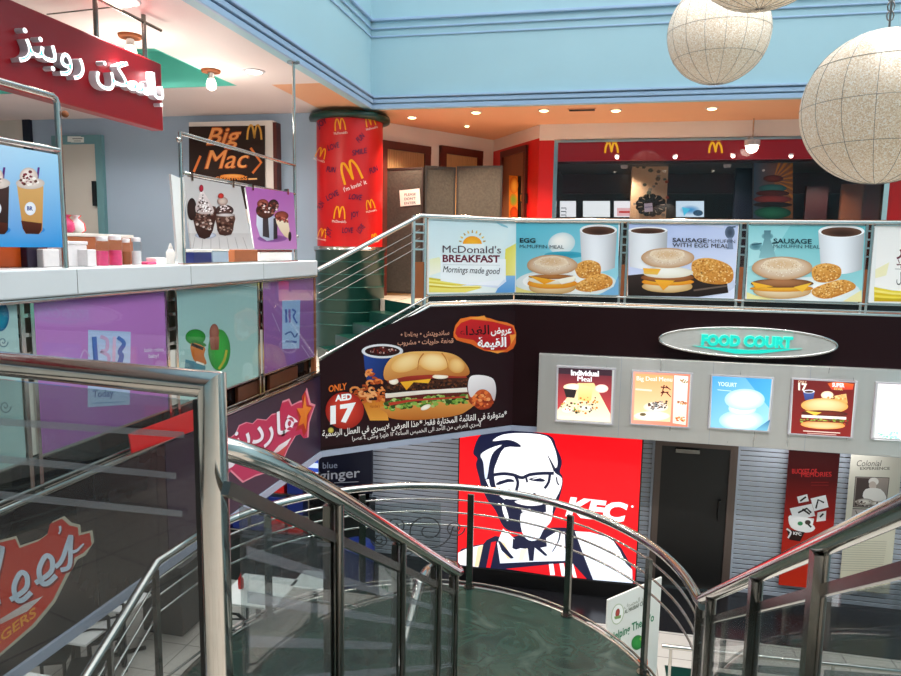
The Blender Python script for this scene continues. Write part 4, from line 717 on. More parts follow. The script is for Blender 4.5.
t = thing('fascia_board', 'dark brown fascia board with a red english burger sign', 'advertising board', (XL, 4, ZB+.03)); obj('board', MB().box((XL+.0005, 2.2, ZB+.03), (XL+.012, ys-.01, ZL-.01)), 'fascia_dark', t)
mb = MB()
for y in (4.05, 4.75): mb.prism([V((XL+.0125, y, ZB+.03)), V((XL+.0125, y+.012, ZB+.03)), V((XL+.0125, y+.012, ZL-.01)), V((XL+.0125, y, ZL-.01))], (.001, 0, 0))
mb.box((XL+.0125, 2.2, 3.12), (XL+.0135, ys-.01, 3.13)); obj('seam', mb, 'black', t)
a = A_(so_, 0, 496, 3.754, base=.003)
bl = [(-260, 400), (-180, 250), (-80, 190), (0, 165), (60, 150), (75, 185), (150, 160), (185, 135), (195, 95), (240, 75), (268, 100), (300, 108), (303, 138), (345, 128), (352, 172), (320, 222), (290, 238), (255, 300), (205, 400), (130, 490), (0, 600), (-150, 720), (-300, 760)]
a.poly(bl, 'b8b4a0'); a.poly([(x-(9 if x > 100 else 4), y+(10 if y < 200 else -8)) for x, y in bl], 'b82a1c', 'd8452a', (0, 1))
# script letters d e e ' s
def estroke(x, y, s, c, w0): a.line([(x-s*.1, y+s*.12), (x+s*.38, y-s*.22), (x+s*.42, y-s*.62), (x+s*.22, y-s*.72), (x+s*.02, y-s*.3), (x+s*.1, y+s*.1), (x+s*.3, y+s*.12), (x+s*.56, y-s*.12)], w0, c, 5)
for dx, dy, c, w0 in ((4, 5, '7a1410', 24), (0, 0, 'c8d8e8', 19)):
    a.line([(-70+dx, 400+dy), (-10+dx, 220+dy), (5+dx, 205+dy), (-30+dx, 380+dy), (0+dx, 395+dy)], w0, c, 4); estroke(48+dx, 375+dy, 120, c, w0); estroke(142+dx, 312+dy, 120, c, w0)
    a.line([(205+dx, 268+dy), (232+dx, 235+dy), (262+dx, 150+dy), (262+dx, 190+dy), (258+dx, 262+dy), (225+dx, 278+dy)], w0*.9, c, 5); a.line([(258+dx, 210+dy), (285+dx, 205+dy), (312+dx, 178+dy)], [w0*.8, 5], c, 4); a.line([(222+dx, 112+dy), (224+dx, 128+dy), (218+dx, 142+dy)], [10, 5], c, 4)
a.poly([(-60, 500), (0, 460), (90, 405), (160, 375), (100, 432), (0, 480)], 'd8d8d8', 'c8a8a0'); a.text('BURGERS', (-105, 628), (134, 448), 34, 'f0a030', .02, 0, (-.12, -1)); a.obj('sign_picture', PRINT, t)
# chrome ledge, dark strip and red reflection plate at the foot of the left shop panels
t = thing('ledge', 'polished double ledge running along the top of the left fascia', 'ledge', (XL, 4, ZL)); mb = MB()
mb.tube([(XL+.0, -3.9, ZL+.015), (XL+.0, 8.06, ZL+.015)], .022, 10).tube([(XL-.04, -3.9, ZL+.05), (XL-.04, 8.06, ZL+.05)], .014, 10); obj('rail', mb, 'chrome', t)
obj('backing_strip', MB().box((XL-.12, -3.9, ZL), (XL-.1, 8.06, ZL+.26)), 'dark_glass', t)
sc_ = pX(XL+.034); p = [sc_.hit(*q) for q in ((129, 434), (199, 408), (199, 429), (132, 453))]  # solid red plate stands in for a reflection in the glass
t = thing('red_strip', 'small bright red reflection above the fascia in the glass, built as a plate', 'sign', p[3]); obj('plate', MB().prism(p, (-.01, 0, 0)), 'bright_red', t)
for k, (xa, xb, lab) in enumerate(((236, 262, 'brown reflection behind the ledge left of the violet panel, built as a box'), (268, 296, 'orange brown reflection behind the ledge below the right violet panel, built as a box'))):
    A, B = pX(XL-.085).hit(xa, 395-k*10), pX(XL-.085).hit(xb, 395-k*10); t = obj('reflection_box', MB().box((XL-.098, A.y, ZL+.01), (XL-.06, B.y, ZL+.2)), 'brown_reflect', None, .006); tag(t, lab, 'box')  # thin boxes stand in for brown reflections in the dark strip
# ------------------------------------------------------------------ ground-floor far wall
def shutter(label, xa, xb, y0=YW, z0=.0):
    n = int((ZB-z0)/.078); mb = MB()
    for i in range(n): z = z0+i*.078; mb.add([(xa, y0, z+.004), (xb, y0, z+.004), (xb, y0-.008, z+.012), (xa, y0-.008, z+.012), (xb, y0-.012, z+.066), (xa, y0-.012, z+.066), (xb, y0, z+.07), (xa, y0, z+.07)], [(0, 1, 2, 3), (3, 2, 4, 5), (5, 4, 6, 7)])
    t = thing('roller_shutter', label, 'shutter', ((xa+xb)/2, y0, z0), 'closed roller shutters on the ground floor'); obj('slats', mb, 'shutter', t); obj('seams', MB().box((xa, y0, z0), (xb, y0+.05, ZB)), 'dark_chrome', t)
    [obj('guide_rail', MB().box((x, y0-.05, .007), (x+.05, y0+.05, ZB-.03)), 'shutter', t) for x in (xa-.05, xb)]; return t
PWd = pY(YW-.05); hxw = lambda x, y=500: PWd.hit(x, y).x
shutter('grey slatted shutter left of the big red lit sign', hxw(372), hxw(457)+.02); shutter('narrow grey slatted shutter strip between the red sign and dark door', hxw(560), hxw(650)); shutter('wide grey slatted shutter behind the hanging banners', hxw(735)+.03, 6.9)
dz = PWd.hit(690, 447).z; xa, xb = hxw(659), hxw(727)
o = struct('door_5', MB().box((xa, YW-.04, .02), (xb, YW+.1, dz)), 'door_dark')
fr = MB(); fr.box((xa-.1, YW-.07, 0), (xa, YW+.1, dz+.1)); fr.box((xb, YW-.07, 0), (xb+.11, YW+.1, dz+.1)); fr.box((xa, YW-.07, dz), (xb, YW+.1, dz+.12)); obj('door_frame', fr, 'door_frame', o)
h = PWd.hit(719, 510); obj('door_handle', MB().box((h.x-.02, YW-.1, h.z-.16), (h.x+.02, YW-.04, h.z+.16)), 'black', o); obj('threshold', MB().box((xa-.05, YW-.08, 0), (xb, YW-.02, .03)), 'chrome', o); obj('door_closer', MB().box((xa+.2, YW-.1, dz-.09), (xa+.55, YW-.04, dz-.03)), 'dark_chrome', o)
# banners
def banner(label, quad, draw, zm, m):
    s = pY(YW-.09); A, B = s.hit(*quad[0]), s.hit(*quad[1]); z0 = max(.04, B.z); t = thing('hanging_banner', label, 'banner', ((A.x+B.x)/2, YW-.09, z0)); obj('cloth', MB().box((A.x, YW-.09, z0), (B.x, YW-.082, A.z+.12)), m, t); obj('top_bar', MB().tube([(A.x-.02, YW-.086, A.z+.12), (B.x+.02, YW-.086, A.z+.12)], .015, 8), 'chrome', t); [obj('bracket', MB().box((x-.01, YW-.086, A.z+.11), (x+.01, YW-.012, A.z+.13)), 'chrome', t) for x in (A.x+.1, B.x-.1)]; a = A_(s, *zm); a.R = (A.x, B.x, z0, A.z+.12); draw(a); a.obj('print', PRINT, t)
def raws(a, pts, c, c2):
    n = len(a.v); a.v += [V((x, YW-.09-a.l, z)) for x, z in pts]; a.f.append(tuple(range(n, n+4))); a.c += [lin(c)]*2+[lin(c2)]*2; a.l += a.st
Zb, Zb2 = (640, 430, 3.448), (780, 440, 3.975)
def b1(a):
    x0, x1, z0, z1 = a.R; raws(a, [(x0, z1), (x1, z1), (x1, z1-.5), (x0, z1-.5)], '1e0808', '4a0c0e'); raws(a, [(x0, z1-.5), (x1, z1-.5), (x1, z1-1.2), (x0, z1-1.2)], '4a0c0e', 'a81a12'); raws(a, [(x0, z1-1.2), (x1, z1-1.2), (x1, z0), (x0, z0)], 'a81a12', 'd8341c'); a.text('BUCKET OF', (524, 150), (610, 150), 16, 'b82828', .02); a.text('MEMORIES', (556, 162), (660, 160), 16, 'b82828', .02)
    for y in (180, 190): a.line([(590, y), (650, y)], 2, '8a2020')
    for q, c in (([(541, 230), (576, 221), (582, 245), (547, 252)], 'e8e6e4'), ([(588, 236), (640, 224), (650, 266), (600, 280)], 'f2f0ee'), ([(516, 270), (592, 254), (604, 296), (530, 312)], 'f4f2f0'), ([(612, 284), (642, 278), (640, 312), (608, 316)], 'e8e4e0'), ([(556, 300), (600, 305), (592, 345), (560, 335)], 'e0dcd8')): a.poly(q, c)
    a.poly([(512, 300), (530, 296), (600, 330), (592, 350), (560, 352), (520, 335)], 'f0eeec', None, None, 3); a.ell(555, 318, 42, 18, 'f4f2f0'); a.poly([(504, 336), (525, 345), (568, 352), (552, 384), (515, 378)], '2a1412'); a.line([(505, 340), (520, 352), (510, 372)], 6, 'e8e4e2', 3); a.text('KFC', (528, 360), (556, 364), 10, 'f0eeec', .03)
    for p in ([(552, 245), (572, 230)], [(606, 270), (614, 240), (634, 250)], [(545, 285), (575, 270), (590, 285)], [(560, 272), (585, 290)], [(620, 300), (632, 288)], [(575, 320), (590, 335)]): a.line(p, 6, '2c2624')
    a.ell(552, 322, 9, 7, '3a8a5a'); a.ell(578, 318, 10, 8, '4a3a34')
def b2(a):
    x0, x1, z0, z1 = a.R; raws(a, [(x0, z1), (x1, z1), (x1, z0), (x0, z0)], 'd0cabc', 'ddd8be'); a.text('Colonial', (305, 104), (405, 104), 24, '4a4440', .0, .3); a.text('EXPERIENCE', (318, 118), (436, 118), 11, '4a4440', .01)
    a.poly([(300, 146), (434, 150), (420, 270), (290, 266)], 'a89a90', '7c706a'); a.poly([(305, 150), (360, 152), (350, 262), (296, 260)], '4c403c'); a.ell(372, 165, 20, 16, 'e8e2da'); a.ell(368, 180, 15, 16, 'c8b8ac'); a.poly([(340, 195), (400, 195), (420, 240), (335, 235)], 'ece6de', None, None, 3); a.ell(335, 246, 36, 14, 'e8e0d4', '8a7c72'); a.ell(390, 252, 30, 10, 'f0e8dc', 'a09488'); a.spots([(300, 240), (420, 245), (415, 268), (295, 262)], 20, 6, ['3c302c', '8a7a70', 'c8bcb0']); a.line([(300, 146), (434, 150), (420, 270), (290, 266)], 3, '241e1c', closed=True)
    a.poly([(288, 272), (355, 276), (345, 330), (280, 325)], 'b8aca4'); a.poly([(358, 276), (420, 278), (412, 330), (350, 330)], '6a605a'); a.line([(288, 272), (420, 276), (412, 335)], 3, '241e1c'); a.ell(312, 310, 18, 12, '6a1c18', '2c1210'); a.line([(300, 280), (320, 325)], 3, '3c2c2a')
    for i in range(14): a.line([(262-i*2.2, 400+i*9), (425-i*1.5, 404+i*9)], 1.2, '9a9484')
    for i in range(22): x = 250+i*7; a.line([(x, 570+random.uniform(-25, 30)), (x+12, 590+random.uniform(-25, 30)), (x+20, 575+random.uniform(-25, 30))], 1.3, '8a866e', 3)
    a.line([(240, 555), (300, 548), (400, 560)], 1.5, '8a866e')
banner('tall dark red banner with scattered photographs on the shutter', ((789, 452), (828, 590)), b1, Zb, 'red_strip'); banner('tall cream banner with a sepia cook picture, right of the red banner', ((851, 456), (889, 594)), b2, Zb2, 'cream')
# ------------------------------------------------------------------ big lit red sign with the portrait logo
YK = 10.32; sk = pY(YK); A, B = sk.hit(460, 437), sk.hit(634.8, 583); zb = B.z-.01; zt = sk.hit(640, 443).z+.06
t = thing('lit_sign', 'large lit red square sign with a white bearded portrait logo', 'sign', ((A.x+B.x)/2, YK+.1, zb)); obj('case', MB().box((A.x-.02, YK, zb-.02), (B.x+.02, YK+.5, ZB-.03)), 'black', t)
bx = thing('sign_base', 'black base cabinet standing under the large lit red sign', 'cabinet', ((A.x+B.x)/2, YK+.2, 0)); obj('body', MB().box((A.x-.02, YK-.01, 0.007), (B.x+.02, YK+.5, zb-.026)), 'black', bx)
obj('top_panel', MB().box((A.x-.02, YK-.02, zb-.025), (B.x+.02, YK+.5, zb-.021)), 'dark_box', bx)
NAVY = '0c1234'; RED = 'f00010'; WH = 'fdfdff'
a = A_(sk, lit=1); P = [V((A.x, YK, zt)), V((B.x, YK, zt)), V((B.x, YK, zb)), V((A.x, YK, zb))]
def raw(a, pts, c): 
    n = len(a.v); a.v += [p+V((0, -1, 0))*a.l for p in pts]; a.f.append(tuple(range(n, n+len(pts)))); a.c += [lin(c)]*len(pts); a.l += a.st
raw(a, P, RED)
K2, K3 = (470, 425, 7.508), (455, 500, 4.742)
# shoulders and jacket
a.zm(*K3)
a.poly([(15, 255), (30, 232), (90, 215), (135, 208), (150, 190), (190, 170), (220, 175), (250, 180), (460, 130), (520, 130), (600, 150), (690, 162), (745, 180), (790, 230), (835, 310), (848, 396), (660, 380), (550, 360), (240, 330), (150, 322), (14, 310)], NAVY)
a.poly([(15, 250), (60, 228), (132, 212), (110, 318), (15, 306)], WH); a.poly([(108, 222), (134, 212), (112, 316), (92, 315)], 'ecd8b0'); a.poly([(172, 200), (196, 195), (168, 322), (148, 320)], 'd80818'); a.poly([(240, 326), (520, 298), (560, 302), (625, 374), (440, 356)], 'd80818')
a.poly([(445, 303), (466, 302), (474, 356), (452, 356)], WH); a.poly([(495, 300), (516, 300), (526, 362), (506, 360)], WH); a.poly([(545, 300), (560, 302), (578, 368), (560, 366)], WH)
a.poly([(568, 148), (640, 152), (720, 175), (752, 195), (782, 240), (810, 300), (840, 330), (842, 394), (655, 378), (610, 262)], WH, 'dce6f4')
a.poly([(228, 135), (262, 165), (290, 190), (360, 225), (480, 150), (520, 150), (525, 288), (380, 292), (214, 300), (200, 205)], WH, 'e4ecfa'); a.poly([(214, 195), (236, 205), (270, 275), (250, 280), (215, 220)], 'e8d4a8'); a.poly([(202, 190), (215, 195), (280, 275), (265, 278), (222, 240)], NAVY)
a.poly([(275, 182), (335, 205), (432, 178), (436, 220), (405, 226), (440, 262), (428, 265), (378, 225), (372, 288), (352, 288), (345, 232), (310, 228), (290, 235), (272, 228)], NAVY); a.poly([(310, 235), (345, 228), (322, 288), (300, 288)], 'e8e0d0')
a.line([(500, 135), (492, 190), (462, 245)], [10, 4], NAVY, 4)
# head
a.zm(*K2)
a.poly([(95, 62), (25, 200), (55, 250), (45, 300), (70, 400), (85, 460), (130, 560), (190, 640), (250, 760), (330, 800), (500, 800), (600, 720), (640, 640), (690, 480), (695, 390), (675, 350), (690, 270), (650, 170), (590, 75), (300, 40)], NAVY, None, None, 4)
a.poly([(170, 120), (245, 72), (400, 60), (575, 82), (630, 160), (655, 250), (655, 310), (635, 330), (640, 360), (690, 400), (680, 480), (640, 560), (620, 610), (520, 580), (380, 560), (260, 550), (200, 480), (180, 360), (200, 280), (260, 170), (380, 165), (350, 130), (280, 110)], WH, None, None, 3)
a.poly([(80, 222), (150, 175), (240, 148), (180, 200), (150, 270), (130, 390), (112, 395), (100, 280)], WH, 'cfdcf2', None, 3); a.poly([(118, 410), (150, 405), (160, 470), (140, 460)], WH); a.poly([(220, 530), (300, 520), (260, 560)], WH)
a.line([(583, 225), (615, 290), (640, 345)], [4, 24], NAVY)
# glasses and eyes
a.line([(140, 390), (190, 372), (260, 365), (330, 375), (390, 395), (450, 372), (540, 362), (630, 362)], 24, NAVY, 4); a.line([(150, 390), (160, 450), (190, 470)], 18, NAVY, 3); a.line([(340, 380), (360, 430), (348, 490)], 22, NAVY, 3); a.line([(600, 370), (590, 430), (560, 475)], 20, NAVY, 3); a.line([(420, 385), (430, 430)], 16, NAVY)
a.poly([(195, 440), (250, 408), (310, 405), (335, 425), (280, 430), (215, 450)], NAVY, None, None, 3); a.poly([(440, 405), (500, 392), (560, 410), (550, 425), (480, 420)], NAVY, None, None, 3); a.line([(190, 410), (225, 385)], 8, WH); a.line([(230, 415), (295, 395)], 8, WH, 2); a.line([(470, 405), (540, 392)], 6, WH); a.line([(545, 375), (560, 385)], 8, WH); a.line([(650, 390), (655, 430), (670, 450)], 10, NAVY, 3)
# nose, moustache, mouth and beard
a.poly([(470, 505), (490, 510), (520, 545), (500, 545)], NAVY); a.poly([(270, 570), (330, 560), (440, 560), (560, 590), (620, 625), (560, 640), (420, 612), (330, 612), (270, 620)], NAVY, None, None, 3); a.poly([(335, 575), (390, 560), (480, 572), (550, 592), (470, 606), (390, 598)], WH, None, None, 3); a.poly([(385, 630), (455, 628), (450, 648), (390, 648)], WH); a.poly([(240, 590), (262, 600), (290, 690), (280, 720), (250, 660)], WH, None, None, 3); a.poly([(570, 600), (625, 608), (618, 660), (575, 690)], WH)
a.zm(*K3); a.poly([(312, 66), (360, 55), (415, 60), (460, 50), (455, 100), (420, 140), (395, 185), (350, 190), (318, 150)], WH, 'eef4ff', None, 3)
a.zm(440, 420, 3.754); a.text('KFC', (470, 356), (706, 382), 67, WH, .05, .22); a.ell(722, 324, 4.5, 4.5, WH); a.obj('lit_picture', LIT, t)
# blue ginger sign, striped shop sign, counters beyond
sb = pY(10.78); A, B = sb.hit(319, 440), sb.hit(372, 494); t = thing('shop_sign', 'black shop sign with grey lettering left of the grey shutter', 'sign', ((A.x+B.x)/2, 10.8, B.z)); obj('board', MB().box((A.x, 10.78, B.z), (B.x, 10.84, ZB-.04)), 'navy', t)
a = A_(sb, 200, 380, 3.218); a.text('blue', (395, 285), (442, 283), 20, '9aa4b8', .0); a.text('ginger', (384, 322), (515, 312), 30, 'b8bcc4', .01); a.line([(432, 331), (510, 327)], 2, 'a8acb4'); a.text('asian kitchen', (392, 346), (462, 346), 8, '98a0b0', .0); a.obj('lettering', PRINT, t)
t = thing('counter', 'dark shop counter under the black grey-lettered shop sign', 'counter', ((A.x+B.x)/2, 10.7, 0.006)); obj('body', MB().box((A.x-1.2, 10.5, .006), (B.x, 10.95, .95)), 'dark_box', t); obj('worktop', MB().box((A.x-1.22, 10.46, .952), (B.x+.02, 10.96, 1.0)), 'granite', t)
sp = pY(10.85); A, B = sp.hit(285, 430), sp.hit(318.4, 478); t = thing('shop_sign', 'lit white shop sign with blue stripes beside the black sign', 'sign', ((A.x+B.x)/2, 10.85, B.z)); obj('board', MB().box((A.x-1, 10.85, B.z-.1), (B.x, 10.9, ZB-.04)), 'white', t); a = A_(sp, lit=1)
raw(a, [V((A.x-1, 10.85, ZB-.05)), V((B.x, 10.85, ZB-.05)), V((B.x, 10.85, B.z-.1)), V((A.x-1, 10.85, B.z-.1))], 'c4d2e4')
for z in (.1, .26, .42, .62): raw(a, [V((A.x-1, 10.85, B.z+z)), V((B.x, 10.85, B.z+z)), V((B.x, 10.85, B.z+z+.07)), V((A.x-1, 10.85, B.z+z+.07))], '2848a8')
a.obj('lit_picture', LIT, t)
# ------------------------------------------------------------------ left shop: counter, panels below it, posters above it
ct = thing('shop_counter', 'long pale grey shop counter along the left edge above the violet panels', 'counter', (-3.7, 4, ZL)); zc0, zc1 = 4.865, 5.04
obj('top', MB().box((XL-.75, -3.9, zc0), (XL+.02, 8.0, zc1)), 'counter', ct, .012); obj('body', MB().box((XL-.7, -3.9, ZL), (XL-.2, 7.95, zc0)), 'cream', ct)
mb = MB()
for y in (3.99, 5.3, 6.6): mb.box((XL+.0195, y, zc0+.01), (XL+.021, y+.004, zc1-.01))
obj('seam', mb, 'dark_chrome', ct); obj('edge_trim', MB().tube([(XL+.0, -3.9, zc0-.015), (XL+.0, 8.0, zc0-.015)], .014, 8), 'chrome', ct)
sp_ = pX(XL-.04)
lr = thing('panel_railing', 'chrome post frame holding the panels under the shop counter', 'railing', (XL-.05, 5, ZL))
for xa, xb in ((20, 34), (166, 177), (258, 263)):
    a_, b_ = sp_.hit(xa, 330), sp_.hit(xb, 330); o = MB()
    for y in (a_.y+.015, b_.y-.015): o.box((XL-.07, y-.015, ZL), (XL-.03, y+.015, zc0))
    for i in range(4): o.box((XL-.06, a_.y, zc0-.12-i*.12), (XL-.04, b_.y, zc0-.095-i*.12))
    po = obj('post', o, 'chrome', lr); obj('lower_plate', MB().box((XL-.055, a_.y+.02, ZL+.26), (XL-.045, b_.y-.02, ZL+.72)), 'cream', po)
obj('foot_rail', MB().tube([(XL-.05, -3.9, ZL+.235), (XL-.05, 8.0, ZL+.235)], .013, 8), 'chrome', lr)
def panel(label, xa, xb, draw, zm, grp=None):
    ya, yb = sp_.hit(xa, 330).y, sp_.hit(xb, 330).y; s = pX(XL-.04); t = thing('counter_poster', label, 'poster', (XL-.05, (ya+yb)/2, ZL+.25)); obj('board', MB().box((XL-.055, ya, ZL+.25), (XL-.04, yb, zc0-.035)), 'white', t)
    a = A_(s, *zm); W = lambda y, z: V((XL-.04, y, z)); a.W = (ya, yb); draw(a); a.obj('print', PRINT, t); obj('cover_glass', MB().box((XL-.028, ya, ZL+.25), (XL-.022, yb, zc0-.035)), 'clear_glass', t)
def rawx(a, pts, c, c2=None):
    n = len(a.v); a.v += [V((XL-.04+a.l, y, z)) for y, z in pts]; a.f.append(tuple(range(n, n+len(pts)))); k = len(pts); a.c += [lin(c)]*(k//2)+[lin(c2 or c)]*(k-k//2); a.l += a.st
def bgx(a, c, c2=None): ya, yb = a.W; rawx(a, [(ya, zc0-.035), (yb, zc0-.035), (yb, ZL+.25), (ya, ZL+.25)], c, c2)
Zl, Zl2, Zl3 = (0, 270, 3.754), (200, 220, 3.754), (0, 330, 3.465)
def spiral(a, x, y, r, c, w_, turns=1.6, s=1): a.line([(x+s*r*(1-k/22)*math.cos(k/22*turns*6.28), y+r*1.15*(1-k/22)*math.sin(k/22*turns*6.28)) for k in range(22)], w_, c)
def p0(a):
    bgx(a, 'a8c4c4', 'b8d4d0'); a.zm(0, 250, 2.94); a.ell(0, 195, 26, 44, '1e8aa8', '0c4a78', 0, (.2, .3)); spiral(a, 8, 270, 15, '5a7a88', 3.4); spiral(a, 14, 460, 18, '5a7a88', 3.6); spiral(a, -14, 360, 15, '5a7a88', 3, 1.5, -1)
def p1(a):
    bgx(a, 'bd7ac4', 'b070b4'); a.zm(*Zl); a.poly([(330, 225), (490, 232), (486, 505), (328, 515)], 'aebfe2', 'bcd0ec'); 
    for i in range(9): a.poly([(330, 245+i*28), (488, 250+i*28), (488, 256+i*28), (330, 252+i*28)], 'b8c8ea')
    a.line([(352, 250), (358, 340)], 18, '3c64b0'); a.line([(375, 250), (400, 262), (398, 300), (378, 306), (405, 322), (402, 352), (370, 356)], 13, 'c8a0c8', 4); a.line([(428, 250), (425, 350)], 12, 'd8b0d0'); a.line([(440, 252), (464, 275), (448, 305), (455, 322), (448, 348)], [14, 20], '3c64b0', 4)
    a.text('Today', (346, 478), (425, 474), 26, '3a5c9c', .02); a.line([(346, 500), (470, 494)], 4, '8aa4d0'); a.text('baskin robbins', (540, 308), (612, 305), 15, 'e8d8ee', .01); a.text('baby!', (556, 330), (594, 328), 14, 'e8d8ee', .02)
    a.line([(300, 330), (315, 300), (335, 325)], 5, 'c8a4d0', 3)
def p2(a):
    bgx(a, '9cbcbc', 'aecfc8'); a.zm(*Zl); a.ell(733, 252, 38, 30, '2f9a3c', '1c7a2c'); a.ell(745, 275, 30, 9, '227a30', None, .3); a.poly([(716, 275), (768, 290), (765, 320), (775, 350), (755, 355), (725, 335)], 'd87a30', 'c0641e', None, 3); a.line([(718, 278), (762, 296)], 12, '1c1c20'); a.poly([(695, 335), (735, 345), (770, 360), (770, 390), (690, 390)], '3c8a9a', '2c6a7c'); a.line([(735, 345), (765, 355)], 7, 'f0ece0')
    a.ell(822, 300, 42, 78, '46b04c', '2f8a3a'); a.ell(803, 235, 18, 33, 'a86a5a', '8a4a3e'); a.poly([(784, 250), (822, 250), (820, 300), (790, 300)], 'b07060', '8e5244'); a.line([(850, 300), (840, 340), (820, 372)], 9, 'b8b040', 3)
def p3(a):
    bgx(a, '9a66a8', '8a5a9c'); a.zm(*Zl2); a.poly([(308, 302), (376, 300), (372, 482), (308, 484)], '98b4dc', 'a8c4e4'); a.line([(322, 335), (324, 385)], 8, '3c5ca8'); a.line([(335, 335), (336, 385)], 8, '7c5aa8'); a.line([(345, 335), (358, 345), (350, 362), (364, 388)], 7, '3c5ca8', 3); a.line([(318, 430), (340, 420), (355, 440), (365, 425)], 6, '3a5c9c', 3); a.line([(320, 455), (362, 458)], 8, '3a5c9c')
    a.line([(270, 350), (300, 420)], 3, 'b09cc0'); a.line([(380, 470), (410, 515)], 3, 'b8a8c8')
panel('pale teal panel with a blue disc and curls at the far left', -70, 18, p0, Zl); panel('wide violet panel with a pale blue sticker under the counter', 34.5, 165.5, p1, Zl); panel('pale green panel with cartoon fruit in a green cap', 177.5, 257.5, p2, Zl); panel('narrow violet panel with a pale blue sticker beside the corner stair', 263.5, 316, p3, Zl2)
obj('end_post', MB().box((XL-.08, 8.0, ZL), (XL-.03, 8.05, 4.97)), 'brown_card', lr)
# poster frames standing on the counter
def pole(mb, y, z0, z1, r=.017): mb.tube([(XL-.02, y, z0), (XL-.02, y, z1)], r, 10)
fp = pX(XL-.02)
yA, yB = fp.hit(182, 200).y, fp.hit(295, 200).y; zA, zB2 = fp.hit(181, 133.5).z, fp.hit(182, 173).z
fr = thing('poster_frame', 'chrome pole frame with two dessert posters, rising to the ceiling', 'frame', (XL-.02, (yA+yB)/2, zc1))
mb = MB(); pole(mb, yA, zc1, zA+.01); obj('pole', mb, 'chrome', fr); mb = MB(); pole(mb, yB, zc1, ZC); obj('tall_pole', mb, 'chrome', fr); obj('ceiling_plate', MB().lathe((XL-.02, yB, 0), [(.07, ZC-.015), (.07, ZC)], 18), 'chrome', fr)
obj('upper_bar', MB().tube([(XL-.02, yA, zA), (XL-.02, yB, zA)], .016, 10), 'chrome', fr); obj('lower_bar', MB().tube([(XL-.02, yA, zB2), (XL-.02, yB, zB2)], .014, 10), 'chrome', fr)
obj('knob', MB().ball((XL-.0, yA-.05, zA-.06), .022, 12, 8), 'chrome', fr); obj('knob', MB().ball((XL-.0, yB+.0, zc1+.28), .02, 12, 8), 'chrome', fr); obj('foot_bar', MB().box((XL-.045, yA-.05, zc1), (XL+.005, yB+.02, zc1+.012)), 'chrome', fr)
tl = Plane((XL+.005, 0, zB2-.01), (1, 0, .13)); Zp = (160, 100, 3.753); Zs = (150, 60, 3.754)
def hung(label, quad, draw, zm):
    P = [tl.hit(*q) for q in quad]; t = thing('dessert_poster', label, 'poster', P[2]); obj('board', MB().prism(P, -tl.n*.015), 'white', t); a = A_(tl, *zm); draw(a); a.obj('print', PRINT, t)
    for f_ in (.12, .85): c = P[0]+(P[1]-P[0])*f_; obj('clip', MB().obox(c+V((-.008, 0, .01)), (.02, 0, 0), (0, .015, 0), (0, 0, .03)), 'chrome', t)
def glassdish(a, cx, top, bot, rt, rb, c1, c2): a.poly([(cx-rt, top), (cx+rt, top), (cx+rt*.95, (top+bot)/2), (cx+rb, bot), (cx-rb, bot), (cx-rt*.95, (top+bot)/2)], c1, c2, (0, 1), 2)
def sundae(a):
    a.poly([(88, 285), (302, 325), (352, 560), (118, 560)], 'b4b0ae', 'cfcac8', (0, 1)); a.poly([(108, 500), (335, 500), (352, 560), (118, 560)], 'bdb6b4', 'd0cac8')
    for i in range(7): a.line([(130+i*30, 515), (122+i*34, 560)], 2, '9c9492')
    a.ell(170, 508, 40, 12, 'd8dce6', '8a90a4'); glassdish(a, 165, 400, 515, 42, 20, '4a2a22', '2a1612'); a.spots([(125, 410), (205, 410), (195, 490), (140, 490)], 60, 8, ['2a1410', '6a4a40', 'c8b8b0', '3a1e18', '8a6a60']); a.ell(118, 410, 18, 42, '2c1a18', '1c100e'); a.poly([(132, 420), (145, 360), (153, 335), (165, 350), (190, 390), (198, 425)], 'd8ccca', 'b8a6a2', None, 3); a.spots([(135, 420), (153, 345), (195, 420)], 70, 5, ['2c1814', 'f8f4f2', '5a3a30', 'ece4e2']); a.ell(153, 332, 8, 14, 'b02038', '6a1020')
    glassdish(a, 243, 430, 505, 34, 22, '5a3a30', '3a201a'); a.spots([(212, 435), (275, 435), (265, 495), (220, 495)], 45, 7, ['2a1612', '7a5a4c', 'a88a7c', '3a1e18']); a.ell(240, 415, 34, 22, '5c4440', '2a1816'); a.spots([(210, 420), (240, 375), (275, 420)], 50, 6, ['2c1814', 'e8dcda', '4a2e28']); a.ell(232, 380, 20, 16, 'c8b4a8', '8a6a60'); a.ell(226, 360, 11, 10, 'c83028', '8a1c18'); a.ell(243, 432, 36, 6, 'cfc6c4', '8a7c78')
def cups(a):
    a.poly([(320, 325), (500, 348), (514, 560), (354, 560)], 'a65ca4', 'c080bc', (0, 1)); a.ell(420, 520, 55, 14, '70407a', '90589a'); a.poly([(362, 430), (435, 440), (425, 525), (375, 512)], 'd4dae6', '9aa2b4', (1, .3), 2); a.poly([(385, 440), (405, 442), (410, 518), (385, 512)], '3a3438'); a.poly([(425, 445), (440, 440), (440, 520), (425, 522)], '2c2a30'); a.ell(395, 415, 36, 30, '5a3228', '38201a'); a.ell(385, 390, 22, 18, 'a8584a', '6a2c24'); a.ell(425, 395, 20, 22, '402420', '241412')
    a.spots([(365, 425), (380, 380), (440, 385), (440, 430)], 50, 7, ['2a1612', '7a3c30', 'b88070', 'e8dcd8', '4a2820']); a.poly([(432, 440), (478, 445), (482, 520), (450, 490)], 'f0e4cc', 'dcbc98', None, 2); a.ell(455, 435, 26, 18, '9a4a3c', '5a241c'); a.spots([(435, 430), (475, 432), (478, 460), (440, 455)], 20, 6, ['c87060', '5a2018', '8a3a2c']); a.ell(486, 512, 6, 18, '2a1820')
